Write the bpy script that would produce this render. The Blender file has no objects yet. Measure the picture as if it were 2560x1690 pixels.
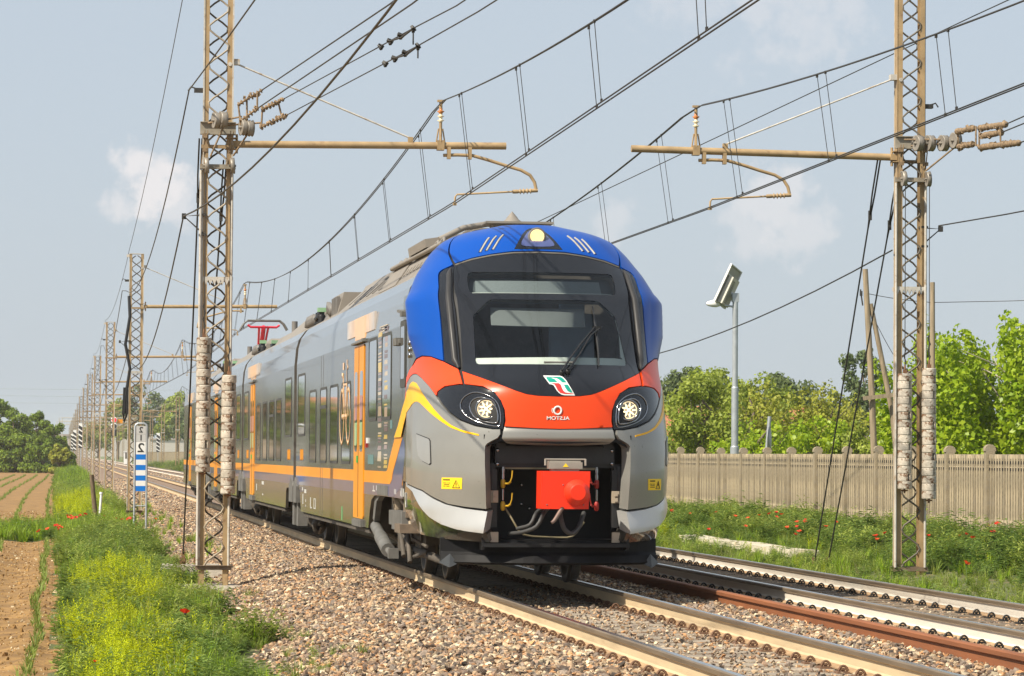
import bpy, bmesh, math, random
import numpy as np
from mathutils import Vector, Matrix, Euler
from mathutils.geometry import delaunay_2d_cdt
R=math.radians
rng=random.Random(7)
nrng=np.random.default_rng(11)
scene=bpy.context.scene
C=scene.collection

# ------------------------------------------------------------------ camera
yaw,pit,rol=0.1375770,0.0360460,0.0069115
F_=Vector((math.sin(yaw)*math.cos(pit),math.cos(yaw)*math.cos(pit),math.sin(pit)))
R_=Vector((math.cos(yaw),-math.sin(yaw),0)); U_=R_.cross(F_)
Rr=R_*math.cos(rol)+U_*math.sin(rol); Ur=U_*math.cos(rol)-R_*math.sin(rol)
cd=bpy.data.cameras.new('camera'); cam=bpy.data.objects.new('camera',cd); C.objects.link(cam)
cd.sensor_width=36; cd.lens=8143.4/2560*36; cd.clip_start=.5; cd.clip_end=6000
M=Matrix((Rr,Ur,-F_)).transposed().to_4x4(); M.translation=Vector((0,0,1.462)); cam.matrix_world=M
scene.camera=cam

# ------------------------------------------------------------------ light
SUN=Vector((.82,.52,-1)).normalized()          # direction the light travels
elev=math.asin(-SUN.z)
sd=bpy.data.lights.new('sun','SUN'); sun=bpy.data.objects.new('sun',sd); C.objects.link(sun)
sd.energy=5.0; sd.angle=R(.55); sd.color=(1,.915,.765)
sun.rotation_euler=SUN.to_track_quat('-Z','Y').to_euler(); sun.location=(-60,-30,60)
w=bpy.data.worlds.new('World'); scene.world=w; w.use_nodes=True
wn,wl=w.node_tree.nodes,w.node_tree.links
bg=wn['Background']; sky=wn.new('ShaderNodeTexSky'); sky.sky_type='NISHITA'; sky.sun_disc=False
sky.sun_elevation=elev; sky.sun_rotation=math.atan2(-SUN.x,-SUN.y); sky.altitude=50
sky.air_density=1.0; sky.dust_density=2.0; sky.ozone_density=1.6
bg.inputs[1].default_value=.080
def wnode(t,**k):
    n=wn.new(t)
    for a,b in k.items(): setattr(n,a,b)
    return n
# thin high haze whitens the blue evenly, and a few small fair-weather clouds drift in it
hz=wnode('ShaderNodeMix',data_type='RGBA'); hz.inputs[0].default_value=.78; hz.inputs[7].default_value=(5.35,6.0,6.75,1)
wl.new(sky.outputs[0],hz.inputs[6])
tc=wnode('ShaderNodeTexCoord')
noi=wnode('ShaderNodeTexNoise'); noi.inputs['Scale'].default_value=95; noi.inputs['Detail'].default_value=7; noi.inputs['Roughness'].default_value=.6
wl.new(tc.outputs['Generated'],noi.inputs['Vector'])
acc=None
for (dx,dy,dz,rw,st) in ((.0265,.9963,.0790,.0125,.85),(.0215,.9963,.0875,.0080,.8),(.0340,.9963,.0750,.0085,.5),(.0180,.9963,.0750,.0075,.55),(.2159,.9733,.0770,.014,.5),(.2230,.9720,.0700,.012,.4),(.2075,.975,.0690,.011,.35),(.1669,.9833,.0724,.0085,.3),(.215,.963,.146,.03,.3),(.19,.97,.147,.02,.22)):
    d=wnode('ShaderNodeVectorMath',operation='DISTANCE'); wl.new(tc.outputs['Generated'],d.inputs[0]); d.inputs[1].default_value=(dx,dy,dz)
    m=wnode('ShaderNodeMath',operation='MULTIPLY_ADD'); wl.new(noi.outputs[0],m.inputs[0]); m.inputs[1].default_value=-rw*2.6; wl.new(d.outputs['Value'],m.inputs[2])
    mr=wnode('ShaderNodeMapRange',interpolation_type='SMOOTHSTEP'); wl.new(m.outputs[0],mr.inputs[0])
    mr.inputs[1].default_value=-rw*.22; mr.inputs[2].default_value=-rw*.95; mr.inputs[3].default_value=0; mr.inputs[4].default_value=st
    if acc is None: acc=mr.outputs[0]
    else:
        mx=wnode('ShaderNodeMath',operation='MAXIMUM'); wl.new(acc,mx.inputs[0]); wl.new(mr.outputs[0],mx.inputs[1]); acc=mx.outputs[0]
cl=wnode('ShaderNodeMix',data_type='RGBA'); wl.new(acc,cl.inputs[0]); wl.new(hz.outputs[2],cl.inputs[6]); cl.inputs[7].default_value=(7.9,7.6,7.6,1)
wl.new(cl.outputs[2],bg.inputs[0])
vs=scene.view_settings; vs.view_transform='Standard'; vs.look='None'; vs.exposure=.50; vs.gamma=1; vs.use_curve_mapping=False
scene.cycles.max_bounces=6; scene.cycles.volume_bounces=1; scene.cycles.diffuse_bounces=3; scene.cycles.glossy_bounces=3; scene.cycles.transparent_max_bounces=12

# ------------------------------------------------------------------ materials
MATS={}
def mat(name,col,rough=.6,metal=0,var=.15,scale=4,bump=0,bscale=None,coat=0,spec=.5,col2=None,c2=(.5,.62),c2scale=2,stretch=None,rand=0,trans=0,emit=None,attr=None,detail=6):
    """painted / natural surface: base colour with noise variation, optional second colour in patches (rust, dirt), bump"""
    if name in MATS: return MATS[name]
    m=bpy.data.materials.new(name); m.use_nodes=True; MATS[name]=m
    n,l=m.node_tree.nodes,m.node_tree.links; b=n['Principled BSDF']
    b.inputs['Roughness'].default_value=rough; b.inputs['Metallic'].default_value=metal
    b.inputs['Coat Weight'].default_value=coat; b.inputs['Coat Roughness'].default_value=.04
    b.inputs['Specular IOR Level'].default_value=spec
    t=n.new('ShaderNodeTexCoord'); vec=t.outputs['Object']
    if stretch:
        mp=n.new('ShaderNodeMapping'); mp.inputs['Scale'].default_value=stretch; l.new(vec,mp.inputs[0]); vec=mp.outputs[0]
    nz=n.new('ShaderNodeTexNoise'); nz.inputs['Scale'].default_value=scale; nz.inputs['Detail'].default_value=detail; l.new(vec,nz.inputs[0])
    def rgb(c): return (c[0],c[1],c[2],1)
    cur=None
    mr=n.new('ShaderNodeMapRange'); l.new(nz.outputs[0],mr.inputs[0]); mr.inputs[1].default_value=.3; mr.inputs[2].default_value=.7
    mr.inputs[3].default_value=1-var; mr.inputs[4].default_value=1+var
    f=mr.outputs[0]
    if rand:
        oi=n.new('ShaderNodeObjectInfo'); m2=n.new('ShaderNodeMapRange'); l.new(oi.outputs['Random'],m2.inputs[0]); m2.inputs[3].default_value=1-rand; m2.inputs[4].default_value=1+rand
        mm=n.new('ShaderNodeMath'); mm.operation='MULTIPLY'; l.new(f,mm.inputs[0]); l.new(m2.outputs[0],mm.inputs[1]); f=mm.outputs[0]
    base=rgb(col)
    mx=n.new('ShaderNodeMix'); mx.data_type='RGBA'; mx.inputs[6].default_value=base; mx.inputs[0].default_value=0
    if attr:   # per-leaf / per-stone spread between col and col2
        at=n.new('ShaderNodeAttribute'); at.attribute_name=attr; l.new(at.outputs['Fac'],mx.inputs[0]); mx.inputs[7].default_value=rgb(col2)
    elif col2:
        n2=n.new('ShaderNodeTexNoise'); n2.inputs['Scale'].default_value=c2scale; n2.inputs['Detail'].default_value=8; n2.inputs['Roughness'].default_value=.65; l.new(vec,n2.inputs[0])
        r2=n.new('ShaderNodeMapRange'); l.new(n2.outputs[0],r2.inputs[0]); r2.inputs[1].default_value=c2[0]; r2.inputs[2].default_value=c2[1]
        l.new(r2.outputs[0],mx.inputs[0]); mx.inputs[7].default_value=rgb(col2)
    vm=n.new('ShaderNodeVectorMath'); vm.operation='SCALE'; l.new(mx.outputs[2],vm.inputs[0]); l.new(f,vm.inputs['Scale'])
    l.new(vm.outputs[0],b.inputs['Base Color'])
    if bump:
        nb=n.new('ShaderNodeTexNoise'); nb.inputs['Scale'].default_value=bscale or scale*4; nb.inputs['Detail'].default_value=8; l.new(vec,nb.inputs[0])
        bp=n.new('ShaderNodeBump'); bp.inputs['Strength'].default_value=bump; bp.inputs['Distance'].default_value=.02; l.new(nb.outputs[0],bp.inputs['Height']); l.new(bp.outputs[0],b.inputs['Normal'])
    if emit:
        b.inputs['Emission Color'].default_value=rgb(emit[:3]); b.inputs['Emission Strength'].default_value=emit[3]
    if trans:
        o=n['Material Output']; tr=n.new('ShaderNodeBsdfTranslucent'); l.new(vm.outputs[0],tr.inputs[0]); ms=n.new('ShaderNodeMixShader'); ms.inputs[0].default_value=trans
        l.new(b.outputs[0],ms.inputs[1]); l.new(tr.outputs[0],ms.inputs[2]); l.new(ms.outputs[0],o.inputs[0])
    return m
def glass_mat(name,tint,refl=1.0):
    m=bpy.data.materials.new(name); m.use_nodes=True; n,l=m.node_tree.nodes,m.node_tree.links
    n.remove(n['Principled BSDF']); tr=n.new('ShaderNodeBsdfTransparent'); tr.inputs[0].default_value=(*tint,1)
    gl=n.new('ShaderNodeBsdfGlossy'); gl.inputs['Roughness'].default_value=.02
    fr=n.new('ShaderNodeFresnel'); fr.inputs[0].default_value=1.5; ms=n.new('ShaderNodeMixShader')
    l.new(fr.outputs[0],ms.inputs[0]); l.new(tr.outputs[0],ms.inputs[1]); l.new(gl.outputs[0],ms.inputs[2])
    l.new(ms.outputs[0],n['Material Output'].inputs[0]); MATS[name]=m; return m

# ------------------------------------------------------------------ mesh helpers
class MB:
    def __init__(s): s.v=[]; s.f=[]; s.m=[]; s.sm=[]
    def add(s,vs,fs,mi=0,smooth=False):
        o=len(s.v); s.v+=[tuple(p) for p in vs]
        for f in fs: s.f.append([i+o for i in f]); s.m.append(mi); s.sm.append(smooth)
        return s
    def box(s,c,d,mi=0,rot=None):
        x,y,z=d[0]/2,d[1]/2,d[2]/2
        vs=[Vector((a*x,b*y,e*z)) for a in(-1,1) for b in(-1,1) for e in(-1,1)]
        if rot is not None: vs=[rot@v for v in vs]
        c=Vector(c)
        return s.add([v+c for v in vs],[(0,1,3,2),(4,6,7,5),(0,4,5,1),(2,3,7,6),(0,2,6,4),(1,5,7,3)],mi)
    def frustum(s,c,d0,d1,h,mi=0):
        vs=[(c[0]+a*d0[0]/2,c[1]+b*d0[1]/2,c[2]) for a,b in((-1,-1),(1,-1),(1,1),(-1,1))]+[(c[0]+a*d1[0]/2,c[1]+b*d1[1]/2,c[2]+h) for a,b in((-1,-1),(1,-1),(1,1),(-1,1))]
        return s.add(vs,[(3,2,1,0),(4,5,6,7),(0,1,5,4),(1,2,6,5),(2,3,7,6),(3,0,4,7)],mi)
    def tube(s,pts,r,n=6,mi=0,smooth=True,caps=True,taper=None):
        pts=[Vector(p) for p in pts]; k=len(pts); prev=None; rings=[]
        for i,p in enumerate(pts):
            t=(pts[min(i+1,k-1)]-pts[max(i-1,0)]).normalized()
            if prev is None:
                a=Vector((0,0,1)) if abs(t.z)<.9 else Vector((1,0,0)); u=t.cross(a).normalized()
            else: u=(prev-t*prev.dot(t)).normalized()
            prev=u; w_=t.cross(u); rr=r[i] if isinstance(r,(list,tuple)) else r
            rings.append([p+(u*math.cos(2*math.pi*j/n)+w_*math.sin(2*math.pi*j/n))*rr for j in range(n)])
        vs=[q for g in rings for q in g]; fs=[]
        for i in range(k-1):
            for j in range(n): fs.append((i*n+j,i*n+(j+1)%n,(i+1)*n+(j+1)%n,(i+1)*n+j))
        s.add(vs,fs,mi,smooth)
        if caps: s.add(rings[0],[tuple(range(n-1,-1,-1))],mi); s.add(rings[-1],[tuple(range(n))],mi)
        return s
    def lathe(s,prof,n=16,org=(0,0,0),axis=(0,0,1),mi=0,smooth=True):
        ax=Vector(axis).normalized(); a=Vector((0,0,1)) if abs(ax.z)<.9 else Vector((1,0,0)); u=ax.cross(a).normalized(); w_=ax.cross(u); org=Vector(org)
        vs=[org+ax*h+(u*math.cos(2*math.pi*j/n)+w_*math.sin(2*math.pi*j/n))*r for r,h in prof for j in range(n)]; fs=[]
        for i in range(len(prof)-1):
            for j in range(n): fs.append((i*n+j,i*n+(j+1)%n,(i+1)*n+(j+1)%n,(i+1)*n+j))
        return s.add(vs,fs,mi,smooth)
    def sweep(s,prof,p0,p1,mi=0,caps=True):
        """closed profile of (side, up) swept straight from p0 to p1"""
        p0,p1=Vector(p0),Vector(p1); t=(p1-p0).normalized(); u=t.cross(Vector((0,0,1))).normalized(); w_=u.cross(t); k=len(prof)
        vs=[p+u*a+w_*b for p in(p0,p1) for a,b in prof]; mi_=mi if isinstance(mi,list) else [mi]*k
        for i in range(k): s.add([vs[i],vs[(i+1)%k],vs[k+(i+1)%k],vs[k+i]],[(0,1,2,3)],mi_[i])
        if caps: s.add(vs[:k],[tuple(range(k-1,-1,-1))],mi_[0]); s.add(vs[k:],[tuple(range(k))],mi_[0])
        return s
    def prism(s,poly,fn0,fn1,mi=0):
        """polygon (2D list, may be concave) turned into a plate between two maps to 3D"""
        k=len(poly); r=delaunay_2d_cdt([Vector(p) for p in poly],[],[list(range(k))],1,1e-5)
        vv=r[0]; tr=[tuple(f) for f in r[2]]; N=len(vv)
        s.add([fn0(*v) for v in vv],tr,mi); s.add([fn1(*v) for v in vv],[f[::-1] for f in tr],mi)
        for i in range(k):
            a,b=poly[i],poly[(i+1)%k]; s.add([fn0(*a),fn0(*b),fn1(*b),fn1(*a)],[(0,1,2,3)],mi)
        return s
    def mesh(s,name,mats):
        me=bpy.data.meshes.new(name); me.from_pydata([tuple(v) for v in s.v],[],s.f)
        for m in (mats if isinstance(mats,(list,tuple)) else [mats]): me.materials.append(m)
        me.polygons.foreach_set('material_index',s.m); me.polygons.foreach_set('use_smooth',s.sm)
        bm=bmesh.new(); bm.from_mesh(me); bmesh.ops.recalc_face_normals(bm,faces=bm.faces); bm.to_mesh(me); bm.free()
        me.update(); return me
    def obj(s,name,mats,parent=None,loc=None,**k): return link(name,s.mesh(name,mats),parent,loc,**k)
def link(name,me,parent=None,loc=None,rot=None,scale=None,**k):
    o=bpy.data.objects.new(name,me); C.objects.link(o)
    if parent: o.parent=parent
    if loc is not None: o.location=loc
    if rot is not None: o.rotation_euler=rot
    if scale is not None: o.scale=scale
    for a,b in k.items(): o[a]=b
    return o
def thing(name,label,cat,loc=(0,0,0),group=None,rot=None):
    o=link(name,None,None,loc,rot); o['label']=label; o['category']=cat
    if group: o['group']=group
    return o
def tag(o,label,cat,group=None):
    o['label']=label; o['category']=cat
    if group: o['group']=group
    return o
def copy_tree(o,parent=None):
    c=o.copy(); C.objects.link(c)
    if parent: c.parent=parent
    for ch in list(o.children): copy_tree(ch,c)
    return c
def raw_mesh(name,V,Fq,mats,attr=None,smooth=False,fm=None):
    """big numpy mesh: V (n,3), Fq (m,k)"""
    me=bpy.data.meshes.new(name); V=np.asarray(V,np.float32); Fq=np.asarray(Fq,np.int32); k=Fq.shape[1]
    me.vertices.add(len(V)); me.vertices.foreach_set('co',V.ravel()); me.loops.add(Fq.size); me.loops.foreach_set('vertex_index',Fq.ravel())
    me.polygons.add(len(Fq)); me.polygons.foreach_set('loop_start',np.arange(0,Fq.size,k,dtype=np.int32)); me.polygons.foreach_set('loop_total',np.full(len(Fq),k,np.int32))
    for m in (mats if isinstance(mats,(list,tuple)) else [mats]): me.materials.append(m)
    if fm is not None: me.polygons.foreach_set('material_index',np.asarray(fm,np.int32))
    if smooth: me.polygons.foreach_set('use_smooth',np.ones(len(Fq),bool))
    if attr is not None: a=me.attributes.new('rnd','FLOAT','POINT'); a.data.foreach_set('value',np.asarray(attr,np.float32))
    me.update(calc_edges=True); me.validate(); return me
PROTO={}
def scatter(name,protos,pts,rot,scl,idx,label=None,cat=None):
    """one 'stuff' object: geometry nodes set one of several small meshes on every point"""
    pts=np.asarray(pts,np.float32); me=bpy.data.meshes.new(name); me.vertices.add(len(pts)); me.vertices.foreach_set('co',pts.ravel())
    a=me.attributes.new('rot','FLOAT_VECTOR','POINT'); a.data.foreach_set('vector',np.asarray(rot,np.float32).ravel())
    a=me.attributes.new('scl','FLOAT','POINT'); a.data.foreach_set('value',np.asarray(scl,np.float32))
    a=me.attributes.new('idx','INT','POINT'); a.data.foreach_set('value',np.asarray(idx,np.int32))
    col=bpy.data.collections.new(name+'_kinds')
    for i,p in enumerate(protos): col.objects.link(bpy.data.objects.new('%s_kind_%02d'%(name,i),p))
    ng=bpy.data.node_groups.new(name,'GeometryNodeTree'); ng.interface.new_socket('Geometry',in_out='INPUT',socket_type='NodeSocketGeometry'); ng.interface.new_socket('Geometry',in_out='OUTPUT',socket_type='NodeSocketGeometry')
    N,L=ng.nodes,ng.links; gi=N.new('NodeGroupInput'); go=N.new('NodeGroupOutput'); ip=N.new('GeometryNodeInstanceOnPoints'); ci=N.new('GeometryNodeCollectionInfo')
    ci.inputs[0].default_value=col; ci.inputs['Separate Children'].default_value=True; ci.inputs['Reset Children'].default_value=True
    def na(nm,t): x=N.new('GeometryNodeInputNamedAttribute'); x.data_type=t; x.inputs[0].default_value=nm; return x.outputs[0]
    L.new(gi.outputs[0],ip.inputs['Points']); L.new(ci.outputs[0],ip.inputs['Instance']); ip.inputs['Pick Instance'].default_value=True
    L.new(na('idx','INT'),ip.inputs['Instance Index']); e2r=N.new('FunctionNodeEulerToRotation'); L.new(na('rot','FLOAT_VECTOR'),e2r.inputs[0]); L.new(e2r.outputs[0],ip.inputs['Rotation']); L.new(na('scl','FLOAT'),ip.inputs['Scale'])
    L.new(ip.outputs[0],go.inputs[0])
    o=link(name,me,kind='stuff'); md=o.modifiers.new('scatter','NODES'); md.node_group=ng
    if label: tag(o,label,cat)
    return o
HAZE=0.00016
# ------------------------------------------------------------------ palette
M_rust=mat('rusty_iron',(.20,.10,.05),.85,var=.4,scale=9,bump=.3)
M_dark=mat('dark_iron',(.035,.033,.03),.6,var=.3,scale=8)
M_wire=mat('wire_metal',(.05,.045,.04),.5,metal=.3,var=.2)
M_steel=mat('polished_steel',(.55,.55,.56),.22,metal=1,var=.12,scale=3,stretch=(20,1,20))
M_tan=mat('tan_mast_paint',(.36,.25,.13),.55,var=.18,scale=5,col2=(.24,.14,.07),c2=(.58,.70),c2scale=7)
M_galv=mat('pale_galvanized',(.50,.47,.42),.5,var=.15,scale=6,col2=(.30,.2,.11),c2=(.55,.7),c2scale=9)
M_conc=mat('old_concrete',(.36,.32,.26),.9,var=.25,scale=5,bump=.5,bscale=40)
M_insul=mat('dirty_insulator',(.22,.150,.085),.75,var=.5,scale=25)
M_black=mat('black_plastic',(.012,.012,.013),.45,var=.2)
M_white=mat('white_enamel',(.78,.78,.76),.4,var=.05)

# ------------------------------------------------------------------ ground
gxs=np.array([-900,-400,-200,-100,-60,-30,-15,-10,-7,-5,-4,-3.4]+list(np.arange(-3,2.6,.1))+[3,4,6,8,10,10.4,10.8,11.2,11.6,12,12.5,13,13.5,14,15,15.9,16.5,18,20,24,30,40,60,100,200,400,900.])
gys=np.concatenate([[-40,0,15],np.arange(22,110,.4),np.arange(110,200,2.),np.arange(200,500,15.),[550,650,800,1000,1400,2000,3000]])
def ground_h(x,y):
    x=np.asarray(x,float); y=np.asarray(y,float)
    h=np.interp(x,[-3,-.1,.5,1.3,2.0,10,10.4,11,13,15.9,18],[-.87,-.85,-.70,-.56,-.52,-.55,-.36,-.31,-.17,0,0])
    near=np.clip((160-y)/60,0,1)
    furrow=.035*np.cos((x+.29)*2*np.pi/1.12+.25*np.sin(y*.05))*(x<.1)*near
    lump=(.02*np.sin(x*7+y*3.1)*np.sin(y*5.3-x*2)+.015*np.sin(x*17+y*1.7)*np.sin(y*11+x*3))*(x<2.2)*near
    return h+furrow+lump
GX,GY=np.meshgrid(gxs,gys); GZ=ground_h(GX,GY)
V=np.stack([GX,GY,GZ],-1).reshape(-1,3); nx=len(gxs); ny=len(gys)
ii=(np.arange(ny-1)[:,None]*nx+np.arange(nx-1)[None]).ravel(); Fq=np.stack([ii,ii+1,ii+nx+1,ii+nx],1)
M_soil=mat('clay_soil',(.29,.165,.052),.95,var=.28,scale=1.3,bump=.9,bscale=26,col2=(.20,.11,.038),c2=(.42,.62),c2scale=3.5)
M_turf=mat('turf_soil',(.085,.10,.03),.95,var=.35,scale=1.5,bump=.6,bscale=18,col2=(.16,.13,.06),c2=(.5,.65),c2scale=2)
M_farland=mat('far_fields',(.12,.15,.05),.95,var=.3,scale=.02)
cx=(V[Fq[:,0],0]+V[Fq[:,2],0])/2; cy=(V[Fq[:,0],1]+V[Fq[:,2],1])/2
edge=.02+.10*np.sin(cy*.9)+.05*np.sin(cy*2.7)
fm=np.where(cx<edge,0,1); fm=np.where((cx<.3)&(cy>86+.6*cx)&(cy<97+.8*cx),1,fm); fm=np.where((cy>430)|(cx<-60),2,fm); fm=np.where((cx>16)&(cy>140),2,fm)
link('ground',raw_mesh('ground',V,Fq,[M_soil,M_turf,M_farland],fm=fm,smooth=True),kind='structure')
# ballast bed: one raised body under both tracks
bx=[1.72,1.95,2.2,2.5,2.8,3.1,3.45,3.8,4.2,4.5,4.8,5.3,5.8,6.1,6.4,6.8,7.1,7.5,7.9,8.2,8.6,8.9,9.2,9.6,9.9,10.2,10.5,10.8,11.0]
bz=[-.62,-.53,-.475,-.41,-.345,-.28,-.215,-.185,-.18,-.19,-.205,-.205,-.205,-.19,-.175,-.165,-.16,-.17,-.18,-.20,-.205,-.205,-.205,-.19,-.18,-.20,-.28,-.37,-.45]
def ballast_h(x): return np.interp(x,bx,bz)
bys=np.concatenate([np.arange(14,112,.5),np.arange(112,420,6.),[480,600,800,1200]])
BX,BY=np.meshgrid(bx,bys)
wig=(np.sin(BY*1.7)*.05+np.sin(BY*4.3+1)*.04)*(BX<2.0)
BZ=ballast_h(BX)-.02+.012*np.sin(BX*9+BY*6)*np.sin(BY*3.7-BX*5)
V=np.stack([BX+wig,BY,BZ],-1).reshape(-1,3); nx=len(bx); ny=len(bys)
ii=(np.arange(ny-1)[:,None]*nx+np.arange(nx-1)[None]).ravel(); Fq=np.stack([ii,ii+1,ii+nx+1,ii+nx],1)
M_bed=mat('ballast_bed',(.25,.17,.118),.95,var=.45,scale=9,bump=1.0,bscale=24,col2=(.14,.098,.07),c2=(.45,.6),c2scale=14)
link('ballast_bed',raw_mesh('ballast_bed',V,Fq,M_bed,smooth=True),kind='structure')

# ------------------------------------------------------------------ loose stones
def stone(seed,m):
    r=random.Random(seed); bm=bmesh.new(); sx,sy,sz=r.uniform(.9,1.3),r.uniform(.65,1.0),r.uniform(.5,.8)
    for _ in range(r.randint(10,14)):
        d=Vector((r.gauss(0,1),r.gauss(0,1),r.gauss(0,1))).normalized()*r.uniform(.44,.58); bm.verts.new((d.x*sx,d.y*sy,d.z*sz))
    q=bmesh.ops.convex_hull(bm,input=bm.verts); bmesh.ops.delete(bm,geom=[v for v in q['geom_interior'] if isinstance(v,bmesh.types.BMVert)],context='VERTS')
    me=bpy.data.meshes.new('stone_%d'%seed); bm.to_mesh(me); bm.free(); me.materials.append(m); return me
stone_mats=[mat('stone_%d'%i,c,.9,var=.3,scale=5,rand=.5) for i,c in enumerate(((.33,.21,.12),(.24,.158,.105),(.36,.25,.155),(.16,.112,.082),(.39,.285,.18),(.085,.068,.055),(.38,.20,.09),(.21,.165,.13),(.50,.41,.28)))]
stones=[stone(100+i,stone_mats[i%9]) for i in range(27)]
def stone_field(name,x0,x1,y0,y1,dens,s0,s1,hfn,skip=None,jit=.012):
    n=int((x1-x0)*(y1-y0)*dens); x=nrng.uniform(x0,x1,n); y=nrng.uniform(y0,y1,n)
    z=hfn(x,y)+nrng.uniform(-.5,1,n)*jit
    k=np.ones(n,bool)
    if skip is not None: k=skip(x,y)
    p=np.stack([x,y,z],1)[k]; n=len(p); s=(s0+(s1-s0)*nrng.random(n)**1.6)*np.where(nrng.random(n)<.05,1.45,1)
    return p,nrng.uniform(-.7,.7,(n,3))+np.stack([0*s,0*s,nrng.uniform(0,6.28,n)],1),s
rails_x=(4.5346,6.0396,8.1186,9.6236); YP=.54
def not_rail(x,y):
    k=np.ones(len(x),bool)
    for r in rails_x: k&=np.abs(x-r)>.1
    return k
def slp(x,y):            # stones lie between the sleepers, only a few on top
    k=not_rail(x,y)
    for c,ph in((5.287,0),(8.871,.2)):
        on=(np.abs(x-c)<1.2)&(np.abs((y-20-ph+YP/2)%YP-YP/2)<.125)
        k&=~(on&(nrng.random(len(x))<.80))
    return k
parts=[]
bh=lambda x,y: ballast_h(x)
def left_skip(x,y): 
    lim=1.95+.22*np.sin(y*.8)+.18*np.sin(y*2.1+1)+.1*np.sin(y*5.3); return (x>lim-.25*nrng.random(len(x)))&not_rail(x,y)
parts.append(stone_field('a',1.6,4.5,20,58,560,.040,.078,bh,left_skip,.024))
parts.append(stone_field('a',1.6,4.5,58,110,300,.05,.085,bh,left_skip,.02))
parts.append(stone_field('a',4.5,6.2,19,40,520,.034,.066,lambda x,y:bh(x,y)-.003,slp,.016))
parts.append(stone_field('a',1.8,4.5,110,210,70,.08,.13,bh,not_rail,.02))
parts.append(stone_field('a',6.1,8.2,100,260,40,.08,.14,bh,not_rail,.02))
parts.append(stone_field('a',4.62,5.95,19,40,75,.022,.05,lambda x,y:0*x-.165,not_rail,.004))
parts.append(stone_field('a',6.1,8.3,20,52,560,.040,.075,bh,slp,.024))
parts.append(stone_field('a',8.1,9.7,26,62,330,.03,.05,lambda x,y:bh(x,y)+.004,slp,.010))
parts.append(stone_field('a',9.6,10.9,29,75,300,.035,.06,bh,not_rail,.01))
P=np.concatenate([p[0] for p in parts]); Ro=np.concatenate([p[1] for p in parts]); S_=np.concatenate([p[2] for p in parts])
scatter('ballast',stones,P,Ro,S_,nrng.integers(0,27,len(P)))
# clods and pebbles on the ploughed soil
n=15000; x=nrng.uniform(-3,.1,n); y=nrng.uniform(26,130,n); y=26+(y-26)**1.0
clod=[stone(300+i,mat('clod_%d'%i,c,.95,var=.25,scale=4,rand=.25)) for i,c in enumerate(((.27,.155,.05),(.31,.19,.07),(.19,.105,.035),(.48,.38,.24),(.27,.155,.05),(.30,.175,.06)))]
k=~((y>86+.6*x)&(y<97+.8*x))
scatter('soil_clods',clod,np.stack([x,y,ground_h(x,y)],1)[k],nrng.uniform(0,6.28,(k.sum(),3)),(nrng.uniform(.012,.05,n)*np.where(nrng.random(n)<.04,2.2,1))[k],nrng.integers(0,6,k.sum()))

# ------------------------------------------------------------------ tracks
rail_prof=[(-.075,-.172),(.075,-.172),(.075,-.160),(.02,-.143),(.009,-.125),(.009,-.052),(.034,-.040),(.036,-.010),(.026,0),(-.026,0),(-.036,-.010),(-.034,-.040),(-.009,-.052),(-.009,-.125),(-.02,-.143),(-.075,-.160)]
def rail_mi(web,foot,head,side): # materials per profile edge
    return [foot,foot,foot,web,web,web,side,side,head,side,side,web,web,web,foot,foot]
M_head=mat('rail_head_side',(.20,.15,.10),.5,metal=.35,var=.25,scale=3,stretch=(4,.4,4))
M_web1=mat('cream_rail_web',(.54,.42,.26),.75,var=.14,scale=1.2,stretch=(6,1,9),col2=(.42,.28,.15),c2=(.6,.8),c2scale=2.2)
M_web2=mat('white_rail_web',(.68,.63,.55),.7,var=.08,scale=1.2,stretch=(6,1,9),col2=(.56,.47,.40),c2=(.6,.85),c2scale=2)
M_foot=mat('rusty_rail_foot',(.34,.22,.12),.9,var=.3,scale=5)
M_slp1=mat('grey_sleeper',(.33,.275,.21),.9,var=.3,scale=7,bump=.6,bscale=30,rand=.15,col2=(.20,.155,.115),c2=(.48,.66),c2scale=6)
M_slp2=mat('brown_sleeper',(.21,.16,.11),.9,var=.35,scale=6,bump=.6,bscale=30,stretch=(1,4,4),rand=.2,col2=(.11,.085,.06),c2=(.48,.66),c2scale=5)
M_clip1=mat('rusty_clip',(.15,.08,.045),.8,var=.35,scale=20)
M_clip2=mat('dark_clip',(.03,.028,.026),.55,metal=.3,var=.3,scale=20)
def clip_mesh(m,sgn):
    b=MB()   # sprung loop standing across the rail foot, its bolt and base plate
    pts=[(sgn*(.110-.036*math.cos(math.pi*i/8)),.0,-.166+.048*math.sin(math.pi*i/8)) for i in range(9)]
    b.tube([(sgn*.060,.05,-.160)]+pts+[(sgn*.150,.05,-.166)],.0105,6)
    b.box((sgn*.115,0,-.172),(.11,.13,.02)); b.tube([(sgn*.112,0,-.17),(sgn*.112,0,-.135)],.014,6); b.box((sgn*.112,.0,-.145),(.035,.035,.012))
    return b.mesh('rail_clip',m)
def slp_mesh(m):
    b=MB(); prof=[(-.14,-.30),(.14,-.30),(.125,-.178),(.115,-.172),(-.115,-.172),(-.125,-.178)]
    b.sweep(prof,(-1.16,0,0),(1.16,0,0)); return b.mesh('sleeper',m)
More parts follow.
